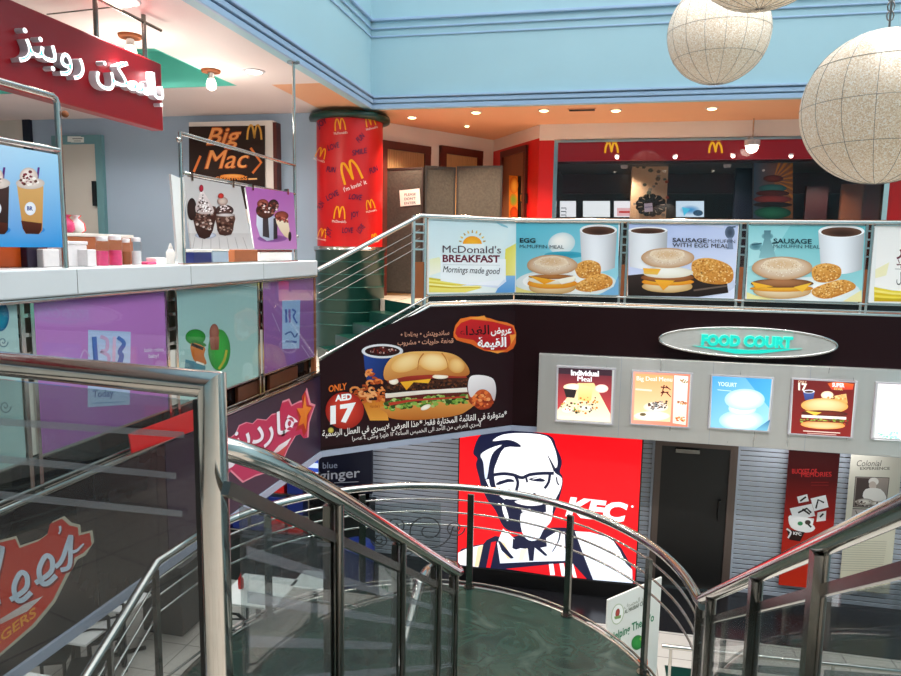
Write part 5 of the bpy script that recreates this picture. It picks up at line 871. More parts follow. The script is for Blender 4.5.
hung('grey poster with two chocolate sundaes in glasses, above the counter', [(183.5, 177), (240, 186.6), (253.5, 248), (191.5, 248)], sundae, Zp); hung('mauve poster with chocolate filled cups, above the counter', [(245.5, 187.5), (293.5, 193.5), (296.5, 248), (254.5, 248)], cups, Zp)
o = obj('side_panel', MB().prism([fp.hit(*q) for q in ((171, 174), (180, 178), (183, 265), (178, 262))], (-.02, 0, 0)), 'white', fr)
# nearer frame with the iced drinks poster
yE = fp.hit(61, 180).y; zE = fp.hit(57, 97).z; zF = fp.hit(60, 150.5).z
fr = thing('poster_frame', 'chrome pole frame with the blue drinks poster at the left edge', 'frame', (XL-.02, 3, zc1))
obj('corner_pole', MB().tube([(XL-.02, yE, zc1), (XL-.02, yE, zE-.04), (XL-.02, yE-.012, zE-.012), (XL-.02, yE-.04, zE), (XL-.02, 1.6, zE)], .02, 10), 'chrome', fr); obj('lower_bar', MB().tube([(XL-.02, yE, zF), (XL-.02, 1.6, zF)], .018, 10), 'chrome', fr); mb = MB(); pole(mb, 1.6, zc1, zE); obj('pole', mb, 'chrome', fr); obj('knob', MB().ball((XL+.01, yE+.03, zE-.1), .022, 12, 8), 'brown_card', fr)
pd = pX(XL-.0); P = [pd.hit(-210, 130), pd.hit(58.5, 155), pd.hit(61.5, 247.5), pd.hit(-210, 247.5)]; zt = P[1].z; zb_ = P[2].z; yb_ = (P[1].y+P[2].y)/2
t = thing('drinks_poster', 'blue poster with two iced drinks topped with cream at the left edge', 'poster', (XL, 3, zb_)); obj('board', MB().box((XL-.012, 2.2, zb_), (XL, yb_, zt)), 'white', t); a = A_(pd, 0, 150, 3.754)
def rawy(a, pts, cs):
    n = len(a.v); a.v += [V((XL+a.l, y, z)) for y, z in pts]; a.f.append(tuple(range(n, n+len(pts)))); a.c += [lin(c) for c in cs]; a.l += a.st
rawy(a, [(2.2, zt), (yb_, zt), (yb_, zb_), (2.2, zb_)], ['d4e2f2', 'a4d2ee', '2690d8', '48a4e0'])
def drink(cx, sc_=1, c1='d8a868', c2='c08a48'):
    a.ell(cx+20, 300, 40*sc_, 14, '1c6ab8', '2c86d4'); a.poly([(cx-46, 130), (cx+54, 135), (cx+50, 300), (cx+38, 315), (cx-12, 315), (cx-24, 295)], c1, c2, (0, 1)); a.poly([(cx-30, 265), (cx+48, 275), (cx+46, 300), (cx+36, 316), (cx-12, 314), (cx-24, 295)], '5a2a1c', '3a1810'); a.ell(cx+4, 220, 21, 25, 'f4f4f8', 'dde2f0'); a.text('BR', (cx-8, 226), (cx+14, 227), 15, '3c4c8c', .04); a.line([(cx+36, 65), (cx+28, 130)], 8, '5a2a7c')
    a.ell(cx+4, 125, 54, 22, 'e4d6cc', 'c8b8b0'); a.ell(cx-2, 100, 34, 34, 'f2e6de', 'cbb4a8', 0, (-.2, -.4)); a.spots([(cx-42, 130), (cx-5, 68), (cx+46, 130)], 28, 9, ['7a2030', '5a2a20', 'f8f0ea', '96384a', 'e8d8d0'])
drink(108); drink(-22, 1, '4a3430', '241816'); a.obj('print', PRINT, t)
# red shop sign with raised arabic letters
XS = -4.0; ss = pX(XS); e1, e2 = ss.hit(161.5, 64), ss.hit(163.5, 131); ye = (e1.y+e2.y)/2
t = thing('shop_sign', 'long dark red hanging sign with raised glowing white arabic letters', 'sign', (XS, 3.5, e2.z)); obj('panel', MB().box((XS-.12, .5, e2.z), (XS, ye, e1.z)), 'red_strip', t, .01)
p0_, p1_ = ss.hit(10, 58), ss.hit(157.5, 108); zbse = e2.z+.42*(e1.z-e2.z)
h_ = .42
o = solid_text(arabic('باسكن روبنز'), ss, V((1, 0, 0)), V((XS, p0_.y, zbse-.0)), V((XS, p1_.y, zbse-.0)),   .21, .07, 'letters', 'white_glow', t, .006, 'letter_side')
vs_, fs_, _ = textmesh(arabic('باسكن روبنز'), -.026); q0, q1 = V((XS, p0_.y+.012, zbse+.004)), V((XS, p1_.y-.012, zbse+.004)); 
grp_ = list(range(len(vs_)))
def root(i):
    while grp_[i] != i: i = grp_[i]
    return i
for f in fs_:
    for i in f[1:]: grp_[root(i)] = root(f[0])
for g_ in sorted(set(root(f[0]) for f in fs_)):
    kp = [i for i in range(len(vs_)) if root(i) == g_]; ix = {k: i for i, k in enumerate(kp)}; mm = MB(); mm.add([q0+(q1-q0)*vs_[k][0]+V((.0715, 0, .21*vs_[k][1])) for k in kp], [[ix[i] for i in f] for f in fs_ if f[0] in ix]); obj('letter_inlay', mm, 'letter_teal', o)
o = solid_text(arabic('آيس كريم').replace('آ', 'ﺁ'), ss, V((1, 0, 0)), V((XS, p0_.y-1.9, zbse)), V((XS, p0_.y-.18, zbse)),   .21, .07, 'letters', 'white_glow', t, .02, 'letter_side')
mb = MB(); 
for y in (ss.hit(103, 35).y, ss.hit(103, 35).y-1.5, ye-.15): mb.tube([(XS-.06, y, e1.z-.02), (XS-.06, y, ZC)], .02, 8)
mb.tube([(XS-.06, .5, ZC-.06), (XS-.06, ye+.1, ZC-.06)], .015, 8); obj('hanger', mb, 'dark_chrome', t)
for y in (4.0, 4.7, 5.4): obj('stay', MB().tube([(XS-.06, y, ZC-.06), (XS-.8, y+.1, ZC-.05)], .006, 6), 'dark_chrome', t)
# lit burger sign on the back wall
sm = pY(10.08); A, B = sm.hit(188, 122), sm.hit(273, 190); t = thing('wall_sign', 'dark wall sign with orange neon style burger lettering in a white frame', 'sign', ((A.x+B.x)/2, 10.15, B.z-.5)); obj('case', MB().box((A.x, 10.1, B.z-.5), (B.x, 10.25, A.z)), 'bulkhead', t); obj('side', MB().box((B.x+.002, 10.1, B.z-.5), (B.x+.06, 10.25, A.z-.03)), 'wood_frame', t)
a = A_(sm, 150, 60, 3.754); a.poly([(146, 250), (432, 246), (432, 560), (148, 560)], '33241f', '2a1c18'); a.text('Big', (210, 318), (345, 312), 62, 'a8481c', .05, .3); a.text('Big', (212, 316), (343, 310), 60, 'f2a05c', .01, .3); a.text('Mac', (206, 410), (372, 405), 72, 'a8481c', .05, .3); a.text('Mac', (208, 408), (370, 403), 70, 'f2a05c', .01, .3)
a.arches(392, 272, 54, 54, 'd8a048', 7); a.line([(165, 420), (190, 360)], 9, 'e07a3c'); a.line([(378, 330), (418, 385), (385, 425)], 9, 'e07a3c'); a.ell(310, 436, 46, 8, 'f0b060', 'd87828'); a.text('GREATNESS', (246, 452), (366, 450), 14, 'f0903c', .02); a.line([(370, 447), (402, 446)], 6, 'f4b878'); a.obj('print', PRINT, t)
# things on the counter
def on(px, py, X): return pX(X).hit(px, py)
def at_counter(px, X): p = on(px, 266, X); return V((X, p.y, zc1))
def jar(px, wpx, hgt, label, m, X=XL-.16):
    c = at_counter(px, X); r = wpx/2*c.length*0+wpx/2*((c-CAM).dot(FW))/FPX; t = thing('candy_jar', label, 'jar', c, 'clear jars of sweets on the counter')
    obj('contents', MB().lathe(c, [(r*.9, .004), (r*.9, hgt*.52)], 18), m, t); obj('body', MB().lathe(c, [(r, 0), (r, hgt*.82), (r*.85, hgt*.88)], 18), 'clear_glass', t); obj('lid', MB().lathe(c, [(r*.9, hgt*.86), (r*.92, hgt), (r*.7, hgt*1.02)], 18), 'clear', t)
jar(103, 12, .21, 'clear jar of bright pink sweets, leftmost of the jars', 'pink'); jar(116, 13, .22, 'wider clear jar of bright pink sweets, second jar', 'pink'); jar(127, 8, .2, 'narrow clear jar of brown wafers, third jar', 'brown_card', XL-.22); jar(137, 9.5, .21, 'clear jar of pale mixed sweets, rightmost jar', 'clear')
def cbox(name, label, cat, xa, xb, hgt, m, X=XL-.2, dep_=.16, lid=None):
    A, B = at_counter(xa, X), at_counter(xb, X); t = thing(name, label, cat, (X-dep_/2, (A.y+B.y)/2, zc1)); obj('body', MB().box((X-dep_, A.y, zc1+.001), (X, B.y, zc1+hgt)), m, t, .006)
    if lid: obj('lid', MB().box((X-dep_-.005, A.y-.005, zc1+hgt+.001), (X+.005, B.y+.005, zc1+hgt+.025)), lid, t, .004)
    return t
cbox('clear_bin', 'clear plastic bin of pale wafers beside the near pole', 'bin', 68, 88, .15, 'clear', lid='clear'); cbox('clear_bin', 'low clear plastic bin with pink sweets left of the near pole', 'bin', 44, 60, .12, 'clear'); cbox('clear_bin', 'low pale plastic bin in front of the jars', 'bin', 88, 97, .12, 'clear', XL-.12, .1)
cbox('display_case', 'orange lit food display case at the far left of the counter', 'case', -30, 27, .18, 'orange_plastic', XL-.3, .3, 'pink'); cbox('goods_box', 'dark violet box beside the orange display case', 'box', 28, 40, .16, 'fascia_purple', XL-.25, .2, 'pink')
sh = cbox('counter_shelf', 'low brown shelf unit standing behind the jars', 'shelf', 64, 134, .21, 'brown_card', XL-.36, .22, 'cream')
A, B = at_counter(66, XL-.4), at_counter(90, XL-.4)
for k in range(5):
    c = V((XL-.47+.03*(k % 2), lerp(A.y, B.y, (k+.5)/5), zc1+.237)); t = obj('snack_bag', MB().lathe(c, [(.03, 0), (.055, .02), (.05, .07), (.012, .11), (.03, .13)], 10), ('bright_red', 'pink', 'orange_plastic', 'white', 'bright_red')[k]); tag(t, ('red snack bag at the left end of the counter shelf', 'pink snack bag between the red and orange bags', 'orange snack bag in the middle of the counter shelf', 'white snack bag right of the orange bag', 'red snack bag at the right of the row on the counter shelf')[k], 'bag', 'snack bags on the counter shelf')
c = at_counter(171, XL-.15); t = thing('squeeze_bottle', 'white squeeze bottle standing on the counter beside the poster frame', 'bottle', c); obj('body', MB().lathe(c, [(.035, 0), (.037, .1), (.02, .125)], 16), 'white', t); obj('nozzle', MB().lathe(c, [(.02, .126), (.018, .14), (.006, .175)], 12), 'white', t)
cbox('tray', 'flat pink edged tray lying on the counter left of the bottle', 'tray', 148, 157, .022, 'pink', XL-.15, .14); cbox('cup_stack', 'small white carton with pink print beside the bottle', 'carton', 157, 167, .055, 'white', XL-.15, .1)
cbox('goods_box', 'blue and white box under the sundae poster', 'box', 194, 212, .10, 'blue_plastic', XL-.12, .12, 'white'); cbox('goods_box', 'pale blue patterned box under the sundae poster', 'box', 213, 229, .11, 'shop_blue', XL-.12, .12, 'white'); cbox('goods_box', 'brown cardboard box under the dessert posters', 'box', 235, 258, .125, 'brown_card', XL-.12, .14); cbox('goods_box', 'white carton under the mauve poster', 'box', 260, 292, .10, 'white', XL-.16, .14, 'wood_frame')
# ------------------------------------------------------------------ stair and round landing
ZLd = 1.95; LC = V((-1.17, 4.55, 0)); LR = 1.815; XA, XB = -.92, .74   # landing, and the two balustrades of the main flight
sc2 = V((XA, 1.6, 4.73)); SL = (4.73-2.92)/(4.65-1.6)
def zrail(y): return 4.73-(y-1.6)*SL
stc = thing('staircase', 'green marble staircase running down to the round landing', 'staircase', (0, 3, ZLd)); mb = MB(); n = 10
for i in range(n-1):
    z = ZL-.17*(i+1); y = 1.66+i*.3; mb.box((XA+.03, y, z-.05), (XB-.03, y+.33, z)); mb.box((XA+.03, y, z-.17), (XB-.03, y+.02, z-.05))
obj('tread', mb, 'tread', stc); mb = MB()
for x in (XA, XB): mb.prism([V((x-.03, 1.62, ZL-.38)), V((x-.03, 4.6, ZLd-.28)), V((x-.03, 4.6, ZLd+.06)), V((x-.03, 1.62, ZL+.02))], (.06, 0, 0))
obj('stringer', mb, 'dark_chrome', stc)
arc = [LC+V((LR*math.cos(t), LR*math.sin(t), 0)) for t in [math.radians(-6+k*(192/48)) for k in range(49)]]
lpoly = [V((p.x, p.y, 0)) for p in arc]+[V((-3.0, 4.3, 0)), V((.66, 4.3, 0))]
struct('floor_landing', MB().prism([p+V((0, 0, ZLd-.22)) for p in lpoly], (0, 0, .22)), 'green_marble')
mb = MB(); mb.tube([p+V((0, 0, ZLd-.01)) for p in arc], .022, 8); struct('trim_landing', mb, 'dark_chrome')
st2 = thing('staircase', 'lower green marble flight going down from the landing on the left', 'staircase', (-2, 3, 0.006)); mb = MB()
for i in range(10):
    z = ZLd-.177*(i+1); y = 4.3-i*.3; mb.box((-3.0, y-.33, z-.05), (-1.15, y, z)).box((-3.0, y-.02, z-.177), (-1.15, y, z-.05))
obj('tread', mb, 'tread', st2); mb = MB()
for x in (-3.03, -1.12): mb.prism([V((x-.03, 4.3, ZLd-.25)), V((x-.03, 1.1, .006)), V((x-.03, 1.1, .2)), V((x-.03, 4.3, ZLd+.06))], (.06, 0, 0))
obj('stringer', mb, 'dark_chrome', st2)
def balustrade(label, x, ys, hook):
    t = thing('stair_balustrade', label, 'balustrade', (x, 3, ZLd)); ye = 4.65
    path = ([V((px_, y_, zrail(y_))) for px_, y_ in ((-1.07, 1.755), (-1.02, 1.80), (-.975, 1.88), (-.942, 1.99), (-.926, 2.12))] if hook else [V((x, 1.62, zrail(1.62)))])+[V((x, 2.3, zrail(2.3))), V((x, ye, zrail(ye)))]
    if hook:   # the rail turns round at the landing and goes back down the lower flight
        path += [V((x-.005, ye+.14, zrail(ye)-.06)), V((x-.05, ye+.25, zrail(ye)-.08)), V((x-.13, ye+.3, zrail(ye)-.08)), V((x-.21, ye+.25, zrail(ye)-.08)), V((x-.25, ye+.12, zrail(ye)-.08)), V((x-.25, ye-.05, zrail(ye)-.08)), V((x-.25, 1.2, zrail(ye)-.08-(ye-1.25)*.575))]
    obj('handrail', MB().tube(path, .035, 16), 'chrome', t)
    obj('mid_rail', MB().bar((x, 1.58, zrail(1.58)-.16), (x, ye, zrail(ye)-.16), .022, .035), 'dark_chrome', t)
    for y in ys:
        mb = MB(); zb_ = max(ZLd, ZL-(y-1.62)*SL-.05); zt_ = zrail(y)-.03; mb.box((x-.035, y-.028, zb_), (x-.008, y+.028, zt_)); mb.tube([(x+.012, y+.02, zb_), (x+.012, y+.02, zt_)], .016, 10); obj('post', mb, 'dark_chrome', t)
    yy = [1.6]+ys
    for y0, y1 in zip(yy[:-1], yy[1:]):
        if y1-y0 < .25: continue
        y0 += .05; y1 -= .05; q = [V((x-.004, y, zrail(y)-o)) for y, o in ((y0, .19), (y1, .19), (y1, .84), (y0, .84))]; g = obj('glass_pane', MB().prism(q, (.008, 0, 0)), 'rail_glass', t)
        mb = MB()
        for o, k in ((.30, .25), (.43, .12), (.56, .3), (.69, .05)): mb.prism([V((x+.005, y, zrail(y)-oo)) for y, oo in ((y0+.02, o), (y1-(y1-y0)*k*.4, o), (y1-(y1-y0)*k*.4, o+.035), (y0+.02, o+.035))], (.001, 0, 0))
        obj('frosted_stripe', mb, 'frost_soft', g)
    return t
balustrade('left balustrade of the main flight, glass between chrome posts', XA, [2.33, 3.2, 4.04, 4.6], True)
balustrade('right balustrade of the main flight, glass between dark posts', XB, [2.36, 3.17, 4.24, 4.62], False)
# railing round the landing, going on down the lower flight
t = thing('landing_railing', 'curved chrome railing round the green marble landing', 'railing', (LC.x, LC.y, ZLd)); RR = 1.9; ZR = ZLd+.96
def ap(deg, r, z): return LC+V((r*math.cos(math.radians(deg)), r*math.sin(math.radians(deg)), z))
down = [V((-3.07, 4.3, -.0)), V((-3.07, 1.2, -3.1*.56))]
def course(z, r=RR): return [V((XB, 4.56, z+.02))]+[ap(d, r, z) for d in range(4, 176, 4)]+[V((p.x, p.y, z+p.z)) for p in down]
obj('handrail', MB().tube(course(ZR), .034, 14), 'chrome', t)
mb = MB()
for dz in (.13, .26, .39): mb.tube(course(ZR-dz), .009, 8)
obj('curved_rod', mb, 'chrome', t); obj('lower_rail', MB().tube(course(ZLd+.03, LR+.02), .010, 8), 'dark_chrome', t)
def lpost(p, z0, z1):
    d = (V((p.x, p.y, 0))-V((LC.x, LC.y, 0))).normalized(); mb = MB(); n_ = V((-d.y, d.x, 0)); mb.obox(V((p.x, p.y, (z0+z1)/2)), d*.014, n_*.03, V((0, 0, (z1-z0)/2))).lathe(V((p.x, p.y, z0)), [(.05, 0), (.05, .012)], 14); obj('post', mb, 'dark_chrome', t)
for q in ((469, 588), (568, 615), (652, 672)): p = pZ(ZLd).hit(*q); d = (p-LC); d.z = 0; p = LC+d.normalized()*(LR-.03); lpost(p, ZLd, ZR-.02)
for dg in (122, 152): lpost(ap(dg, LR-.03, 0), ZLd, ZR-.02)
for y in (4.25, 3.75): lpost(V((-3.05, y, 0)), ZLd-(4.3-y)*.56, ZR-(4.3-y)*.56-.02)
mb = MB(); P = [ap(d, LR+.0, 0) for d in range(98, 176, 6)]
for p_, q_ in zip(P[:-1], P[1:]): mb.prism([p_+V((0, 0, ZLd+.08)), q_+V((0, 0, ZLd+.08)), q_+V((0, 0, ZR-.14)), p_+V((0, 0, ZR-.14))], (.006, 0, 0))
obj('curved_glass', mb, 'glass', t)
mb = MB()     # etched swirls on the curved glass
for (x, y, r, s) in ((428, 530, 24, 1), (395, 525, 12, -1), (455, 528, 10, 1), (405, 548, 10, 1), (440, 560, 9, -1), (380, 540, 9, -1)):
    cyl = Cyl((LC.x, LC.y), LR+.004); L = []
    for k in range(30):
        th = k/29*1.7*6.28; rr = r*(1-k/34); v = ray(x+s*rr*math.cos(th), y+rr*.85*math.sin(th)); d_ = CAM-cyl.c; aa = v.x**2+v.y**2; bb = 2*(d_.x*v.x+d_.y*v.y); cc = d_.x**2+d_.y**2-cyl.r**2; disc = bb*bb-4*aa*cc
        if disc > 0: L.append(CAM+v*((-bb+math.sqrt(disc))/(2*aa)))
    if len(L) > 4: mb.tube(L, .007, 5)
obj('etched_swirl', mb, 'stripe', t)
# ------------------------------------------------------------------ near railing of the upper floor
t = thing('floor_railing', 'near chrome railing with striped glass and a square corner at the left', 'railing', (-1.4, 1.75, ZL)); zt = 4.828; c0 = V((-1.012, 1.68, zt)); dn = (V((-1.79, 1.79, 0))-V((-.98, 1.67, 0))).normalized(); c1 = c0+dn*1.9; r = .038
nn = V((dn.y, -dn.x, 0)); Zv = V((0, 0, 1)); cb = V((c0.x, c0.y, ZL))
def mitre(name, e, ax, cap):     # round bar cut at 45 degrees where it meets its neighbour
    N = 24; A_n = [e+(nn*math.cos(k/N*6.28318)+ax*math.sin(k/N*6.28318))*r for k in range(N)]; B_n = [c0+(nn*math.cos(k/N*6.28318)+(Zv-dn)*math.sin(k/N*6.28318))*r for k in range(N)]
    mb = MB(); mb.add(A_n+B_n, [(k, (k+1) % N, N+(k+1) % N, N+k) for k in range(N)], True); mb.add(A_n, [tuple(range(N))]); mb.add(B_n, [tuple(range(N))]); obj(name, mb, 'chrome', t)
mitre('top_rail', c1, Zv, 1); mitre('post', cb, -dn, 1); obj('post', MB().tube([V((c1.x, c1.y, ZL)), c1], r, 18), 'chrome', t)
nn = V((dn.y, -dn.x, 0)); ga = c0+dn*.055; gb = c1-dn*.06; g = obj('glass_pane', MB().prism([V((ga.x, ga.y, ZL+.06)), V((gb.x, gb.y, ZL+.06)), V((gb.x, gb.y, zt-.05)), V((ga.x, ga.y, zt-.05))], nn*.01), 'rail_glass', t); obj('seal', MB().bar(V((ga.x, ga.y, ZL+.06)), V((ga.x, ga.y, zt-.045)), .012, .012, (1, 0, 0)), 'seal', g)
gs = Plane(c0, nn, .012 if nn.dot(CAM-c0) > 0 else -.012); mb = MB()
for (y0, y1, xe, h0) in ((418, 432, 184, 8), (455, 473, 176, 8.5), (491, 511, 182, 9), (497, 516, 182, 0)):
    if not h0: continue
    mb.prism([gs.hit(-120, y0-(y1-y0)*.65), gs.hit(xe, y1), gs.hit(xe, y1+6), gs.hit(-120, y0+h0-(y1-y0)*.65)], nn*.001)
obj('frosted_stripe', mb, 'frost', g)
# ------------------------------------------------------------------ glitter balls
def glitball(px, py, rpx, R, label):
    v = ray(px, py); c = CAM+v*(R*FPX/rpx); t = thing('glitter_ball', label, 'decoration', c-V((0, 0, R)), 'hanging glitter balls'); obj('shell', MB().lathe(c, [(max(1e-4, R*math.sin(math.pi*i/36)), -R*math.cos(math.pi*i/36)) for i in range(37)], 64, True, False), 'glitter', t)
    mb = MB()
    for k in range(8): an = math.pi*k/8; mb.tube([c+V((math.cos(an)*math.cos(b), math.sin(an)*math.cos(b), math.sin(b)))*(R+.001) for b in [2*math.pi*i/48 for i in range(48)]], .0014, 5, True)
    for s in (-.55, 0, .55): mb.tube([c+V((math.cos(b)*math.cos(s), math.sin(b)*math.cos(s), math.sin(s)))*(R+.001) for b in [2*math.pi*i/48 for i in range(48)]], .0014, 5, True)
    obj('wire_seam', mb, 'wire', t); mb = MB(); mb.tube([c+V((0, 0, R)), V((c.x, c.y, 10.62))], .006, 6); z = c.z+R+.05
    for i in range(12): mb.tube([V((c.x+.018*math.cos(k/8*6.28), c.y, z+.025+i*.05+.028*math.sin(k/8*6.28))) for k in range(8)], .004, 5, True)
    obj('hanging_chain', mb, 'wire', t); return t
glitball(718.5, 33, 49.3, .42, 'smaller glitter ball hanging in front of the blue wall'); glitball(882, 108, 74.5, .42, 'large glitter ball hanging at the right edge'); glitball(765, -72, 77, .42, 'glitter ball mostly cut off by the top edge')
mb = MB(); mb.box((-3.4, 3.9, 10.62), (7.1, 4.3, 10.8)).box((-3.4, 6.2, 10.62), (7.1, 6.5, 10.8)).box((-3.4, 8.6, 10.62), (7.1, 8.9, 10.8)).box((-3.4, 1.2, 10.62), (7.1, 1.6, 10.8)).box((-3.4, -1.6, 10.62), (7.1, -1.2, 10.8)); struct('ceiling_beam', mb, 'roof')
# spot lamps added under the unseen roof beams, lifting the light overall
for k, (x, y, wd) in enumerate(((.4, 4.1, 'second'), (1.9, 4.1, 'second'), (3.4, 4.1, 'second'), (5.0, 4.1, 'second'))):
    c = V((x, y, 10.62)); t = thing('beam_fill_lamp', 'added spot lamp under the roof beam high over the atrium', 'lamp', c, 'added spot lamps under the roof beams'); obj('housing', MB().lathe(c, [(.1, -.16), (.11, 0)], 20), 'letter_side', t); obj('lens', MB().lathe(c, [(.085, -.17), (.085, -.162)], 20), 'lamp_glow', t)
    ld = bpy.data.lights.new('lamp_light', 'SPOT'); ld.energy = 620; ld.color = (1, .97, .93); ld.spot_size = 2.0; ld.spot_blend = .6; ld.shadow_soft_size = .09; lo = bpy.data.objects.new('lamp_light', ld); COL.objects.link(lo); lo.parent = t; lo.location = (0, 0, -.2)
# ------------------------------------------------------------------ ground floor
# standing board
Q = [pZ(1.3).hit(608, 600), pZ(1.3).hit(662, 577)]; d = Q[1]-Q[0]; L = d.length; d.normalize(); n = V((d.y, -d.x, 0)); n = n if n.dot(CAM-Q[0]) > 0 else -n
t = thing('standing_board', 'white standing board with green lettering behind the curved railing', 'board', (Q[0]+Q[1])/2-V((0, 0, 1.294))); zz = .03
obj('panel', MB().prism([Q[0], Q[1], V((Q[1].x, Q[1].y, zz)), V((Q[0].x, Q[0].y, zz))], -n*.02), 'board', t, .004); mb = MB()
for q in Q: mb.obox(V((q.x, q.y, .018))+d*(.08 if q is Q[0] else -.08), d*.03, n*.18, V((0, 0, .012)))
obj('foot', mb, 'chrome', t)
a = A_(Plane(Q[0], n), 590, 560, 5.83); a.ell(160, 315, 36, 62, 'b8c4a8', None, .2); a.ell(160, 315, 31, 56, 'f0f2ee', None, .2); a.ell(160, 308, 12, 26, 'a84038', '8a2a28', .2); a.poly([(140, 330), (180, 320), (178, 338), (144, 346)], '7a9a5c'); a.text(arabic('مركز المصرف'), (198, 285), (345, 215), 26, '9aa090', .0); a.text('AL MASRAF CENTRE', (200, 315), (352, 240), 22, '5c6a58', .02)
a.text('Helping The Wo', (118, 476), (372, 352), 46, '1f7a54', .02); a.ell(275, 480, 34, 44, '3a9a48', '2a7a3a', .3); a.ell(312, 455, 26, 14, '7ab050', None, -.3); a.poly([(318, 478), (300, 560), (262, 590), (330, 620), (332, 560)], 'd8542c', 'e87848', None, 3); a.obj('print', PRINT, t)
# chrome barrier at the right
z = .9; B0, B1 = pZ(z).hit(662, 646), pZ(z).hit(905, 672); t = thing('barrier_rail', 'low chrome barrier rail standing on the floor at the lower right', 'barrier', ((B0.x+B1.x)/2, B0.y, 0)); B1 = B1+(B1-B0)*.3; obj('bar', MB().tube([B0, B1], .025, 12), 'chrome', t)
for f in (.03, .55, .97): p = B0+(B1-B0)*f; obj('post', MB().tube([V((p.x, p.y, 0)), V((p.x, p.y, z))], .018, 10).lathe(V((p.x, p.y, 0)), [(.1, 0), (.09, .02)], 14), 'chrome', t)
cm = obj('floor_mat', MB().box((1.0, 7.9, .001), (2.0, 8.7, .012)), 'green_base'); tag(cm, 'dark green floor mat behind the curved railing at lower right', 'mat')
# tables, chairs, bins on the left
def table(label, px, py, w_, dp):
    c = pZ(.75).hit(px, py); t = thing('cafe_table', label, 'table', (c.x, c.y, 0), 'white topped food court tables'); obj('table_top', MB().box((c.x-w_/2, c.y-dp/2, .72), (c.x+w_/2, c.y+dp/2, .75)), 'white', t, .006); mb = MB().tube([(c.x, c.y, .02), (c.x, c.y, .72)], .035, 12); obj('column', mb, 'black', t); mb = MB()
    for k in range(4): an = math.pi/4+k*math.pi/2; mb.bar(V((c.x, c.y, .03)), V((c.x+.3*math.cos(an), c.y+.3*math.sin(an), .02)), .05, .03)
    obj('foot', mb, 'black', t); return c
def chair(label, x, y, rot, seatm='red_plastic'):
    t = thing('metal_chair', label, 'chair', (x, y, 0), 'dark metal chairs at the food court tables'); R_ = Matrix.Rotation(rot, 4, 'Z'); W = lambda p: V((x, y, 0))+R_ @ V(p)
    for sx in (-.19, .19):
        obj('leg', MB().tube([W((sx, -.19, 0)), W((sx, -.19, .45))], .02, 8), 'black', t); obj('leg', MB().tube([W((sx, .19, 0)), W((sx, .19, .45)), W((sx, .22, .7)), W((sx, .24, .9)), W((sx*.6, .25, .97))], .02, 8), 'black', t)
    obj('seat', MB().obox(W((0, 0, .46)), R_ @ V((.21, 0, 0)), R_ @ V((0, .21, 0)), (0, 0, .018)), seatm, t, .01); mb = MB()
    for z in (.62, .76, .9): mb.tube([W((-.19, .22+.02*(z-.6), z)), W((0, .26, z+.01)), W((.19, .22+.02*(z-.6), z))], .012, 8)
    mb.tube([W((-.114, .25, .97)), W((0, .262, .985)), W((.114, .25, .97))], .014, 8); obj('backrest', mb, 'black', t)
c = table('white topped table with a red sauce bottle, seen through the stair glass', 258, 590, .8, .8); table('small white table behind the sauce bottle table', 316, 580, .55, .5); c2 = table('white table under the left fascia edge among dark chairs', 76, 628, .7, .55); table('white table at far lower left beneath the burger sign', 10, 690, .6, .6); c3 = table('white table between the chairs and the dark box', 118, 600, .6, .5)
sb_ = pZ(.75).hit(241, 588); t = thing('sauce_bottle', 'red sauce bottle standing on the white table', 'bottle', V((sb_.x, sb_.y, .751))); sb_.z = .751; obj('body', MB().lathe(sb_, [(.035, 0), (.04, .06), (.035, .13), (.02, .15)], 14), 'red_plastic', t); obj('nozzle', MB().lathe(sb_, [(.02, .151), (.012, .17), (.004, .21)], 12), 'red_plastic', t)
chair('dark metal chair in front of the white table under the fascia', *pZ(.45).hit(88, 668).xy, .5, 'black'); chair('dark metal chair right of the table under the left fascia', *pZ(.45).hit(106, 634).xy, -2.4, 'black'); chair('dark metal chair beside the middle white table near the dark box', *pZ(.45).hit(52, 655).xy, .4, 'black'); chair('dark metal chair at the sauce bottle table', c.x+.1, c.y-.75, 3.3, 'black'); chair('dark metal chair left of the sauce bottle table', c.x-.3, c.y+.75, .2, 'black')
k = pZ(0).hit(172, 628); t = thing('dark_cabinet', 'dark grey cabinet box standing on the white tiled floor', 'cabinet', (k.x, k.y, 0)); obj('body', MB().box((k.x-.3, k.y-.2, .04), (k.x+.3, k.y+.4, .95)), 'dark_box', t, .015); obj('plinth', MB().box((k.x-.26, k.y-.16, .001), (k.x+.26, k.y+.36, .04)), 'black', t); obj('lid', MB().box((k.x-.31, k.y-.21, .951), (k.x+.31, k.y+.41, .99)), 'dark_box', t, .01)
k = pZ(0).hit(353, 606); k.y += .2; t = thing('waste_bin', 'blue plastic waste bin seen through the stair glass', 'bin', (k.x, k.y, 0)); mb = MB().lathe((k.x, k.y, 0), [(.19, 0.001), (.21, .05), (.25, .8)], 20); obj('body', mb, 'blue_plastic', t); obj('lid', MB().lathe((k.x, k.y, 0), [(.26, .801), (.26, .84), (.2, .9), (.05, .93)], 20), 'blue_plastic', t)
t = thing('display_stand', 'shop display stand with rows of coloured boxes under the left floor', 'stand', (-5.2, 9.7, .0)); obj('frame', MB().box((-6.2, 9.5, 0.007), (-4.2, 10.0, .75)), 'dark_box', t); mb = MB()
for z in (.8, 1.12, 1.44): mb.box((-6.2, 9.55, z), (-4.2, 10.0, z+.02))
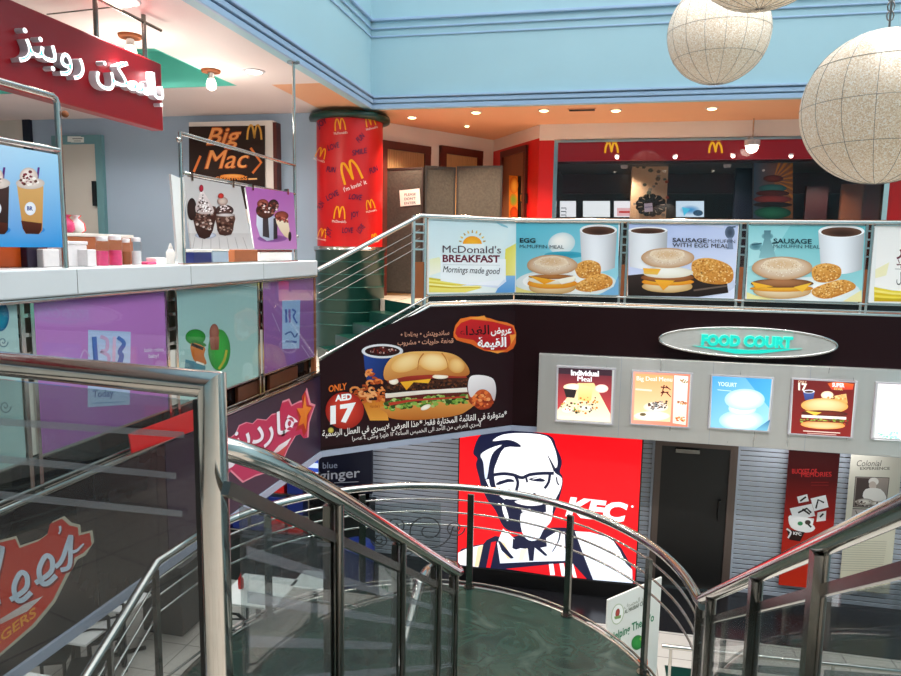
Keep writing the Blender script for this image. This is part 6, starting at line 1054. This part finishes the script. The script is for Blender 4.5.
obj('shelf', mb, 'chrome', t)
for x in (-6.23, -4.198): obj('upright', MB().box((x, 9.55, .75), (x+.02, 10.0, 1.7)), 'chrome', t)
cn = {'red_plastic': 'red', 'blue_plastic': 'blue', 'orange_plastic': 'orange', 'white': 'white'}; rown = ('bottom', 'middle', 'top'); seq = ['red_plastic', 'blue_plastic', 'orange_plastic', 'blue_plastic', 'red_plastic', 'white', 'blue_plastic', 'red_plastic']; pos = ('first', 'second', 'third', 'fourth', 'fifth', 'sixth')
for rz in range(3):
    for i in range(6):
        m = seq[(i*3+rz*2) % 8]; x = -6.1+i*.31; z = (.8, 1.12, 1.44)[rz]+.021; o = obj('goods_box', MB().box((x, 9.58, z), (x+.26, 9.9, z+.24)), m, None, .006); tag(o, '%s goods box, %s from left on the %s shelf of the display stand' % (cn[m], pos[i], rown[rz]), 'box', 'boxes on the display stand')
# unseen panel lamps added under the ceilings to light the ground floor
def ground_lamp(x, y, sx, sy, e, label, rot=0):
    t = thing('added_panel_lamp', label, 'lamp', (x, y, ZB-.03), 'added lamps under the ground-floor ceiling'); obj('frame', MB().box((x-sx/2-.03, y-sy/2-.03, ZB-.035), (x+sx/2+.03, y+sy/2+.03, ZB-.02)), 'chrome', t)
    ld = bpy.data.lights.new('panel_light', 'AREA'); ld.shape = 'RECTANGLE'; ld.size = sx; ld.size_y = sy; ld.energy = e; ld.color = (.95, .97, 1); lo = bpy.data.objects.new('panel_light', ld); COL.objects.link(lo); lo.parent = t; lo.location = (0, 0, -.02)
ground_lamp(-2.9, 9.6, .5, .5, 22, 'added panel lamp under the ground-floor ceiling before the left shutter'); ground_lamp(-5.5, 8.5, 1.2, .6, 40, 'added panel lamp under the ground-floor ceiling at the display stand'); ground_lamp(-5.5, 5.2, 1.2, .6, 40, 'added panel lamp under the ground-floor ceiling over the chairs'); ground_lamp(-.6, 10.62, .9, .3, 8, 'added panel lamp over the shutters left of the dark door'); ground_lamp(3.2, 10.62, 1.6, .3, 12, 'added panel lamp over the banners at the right')
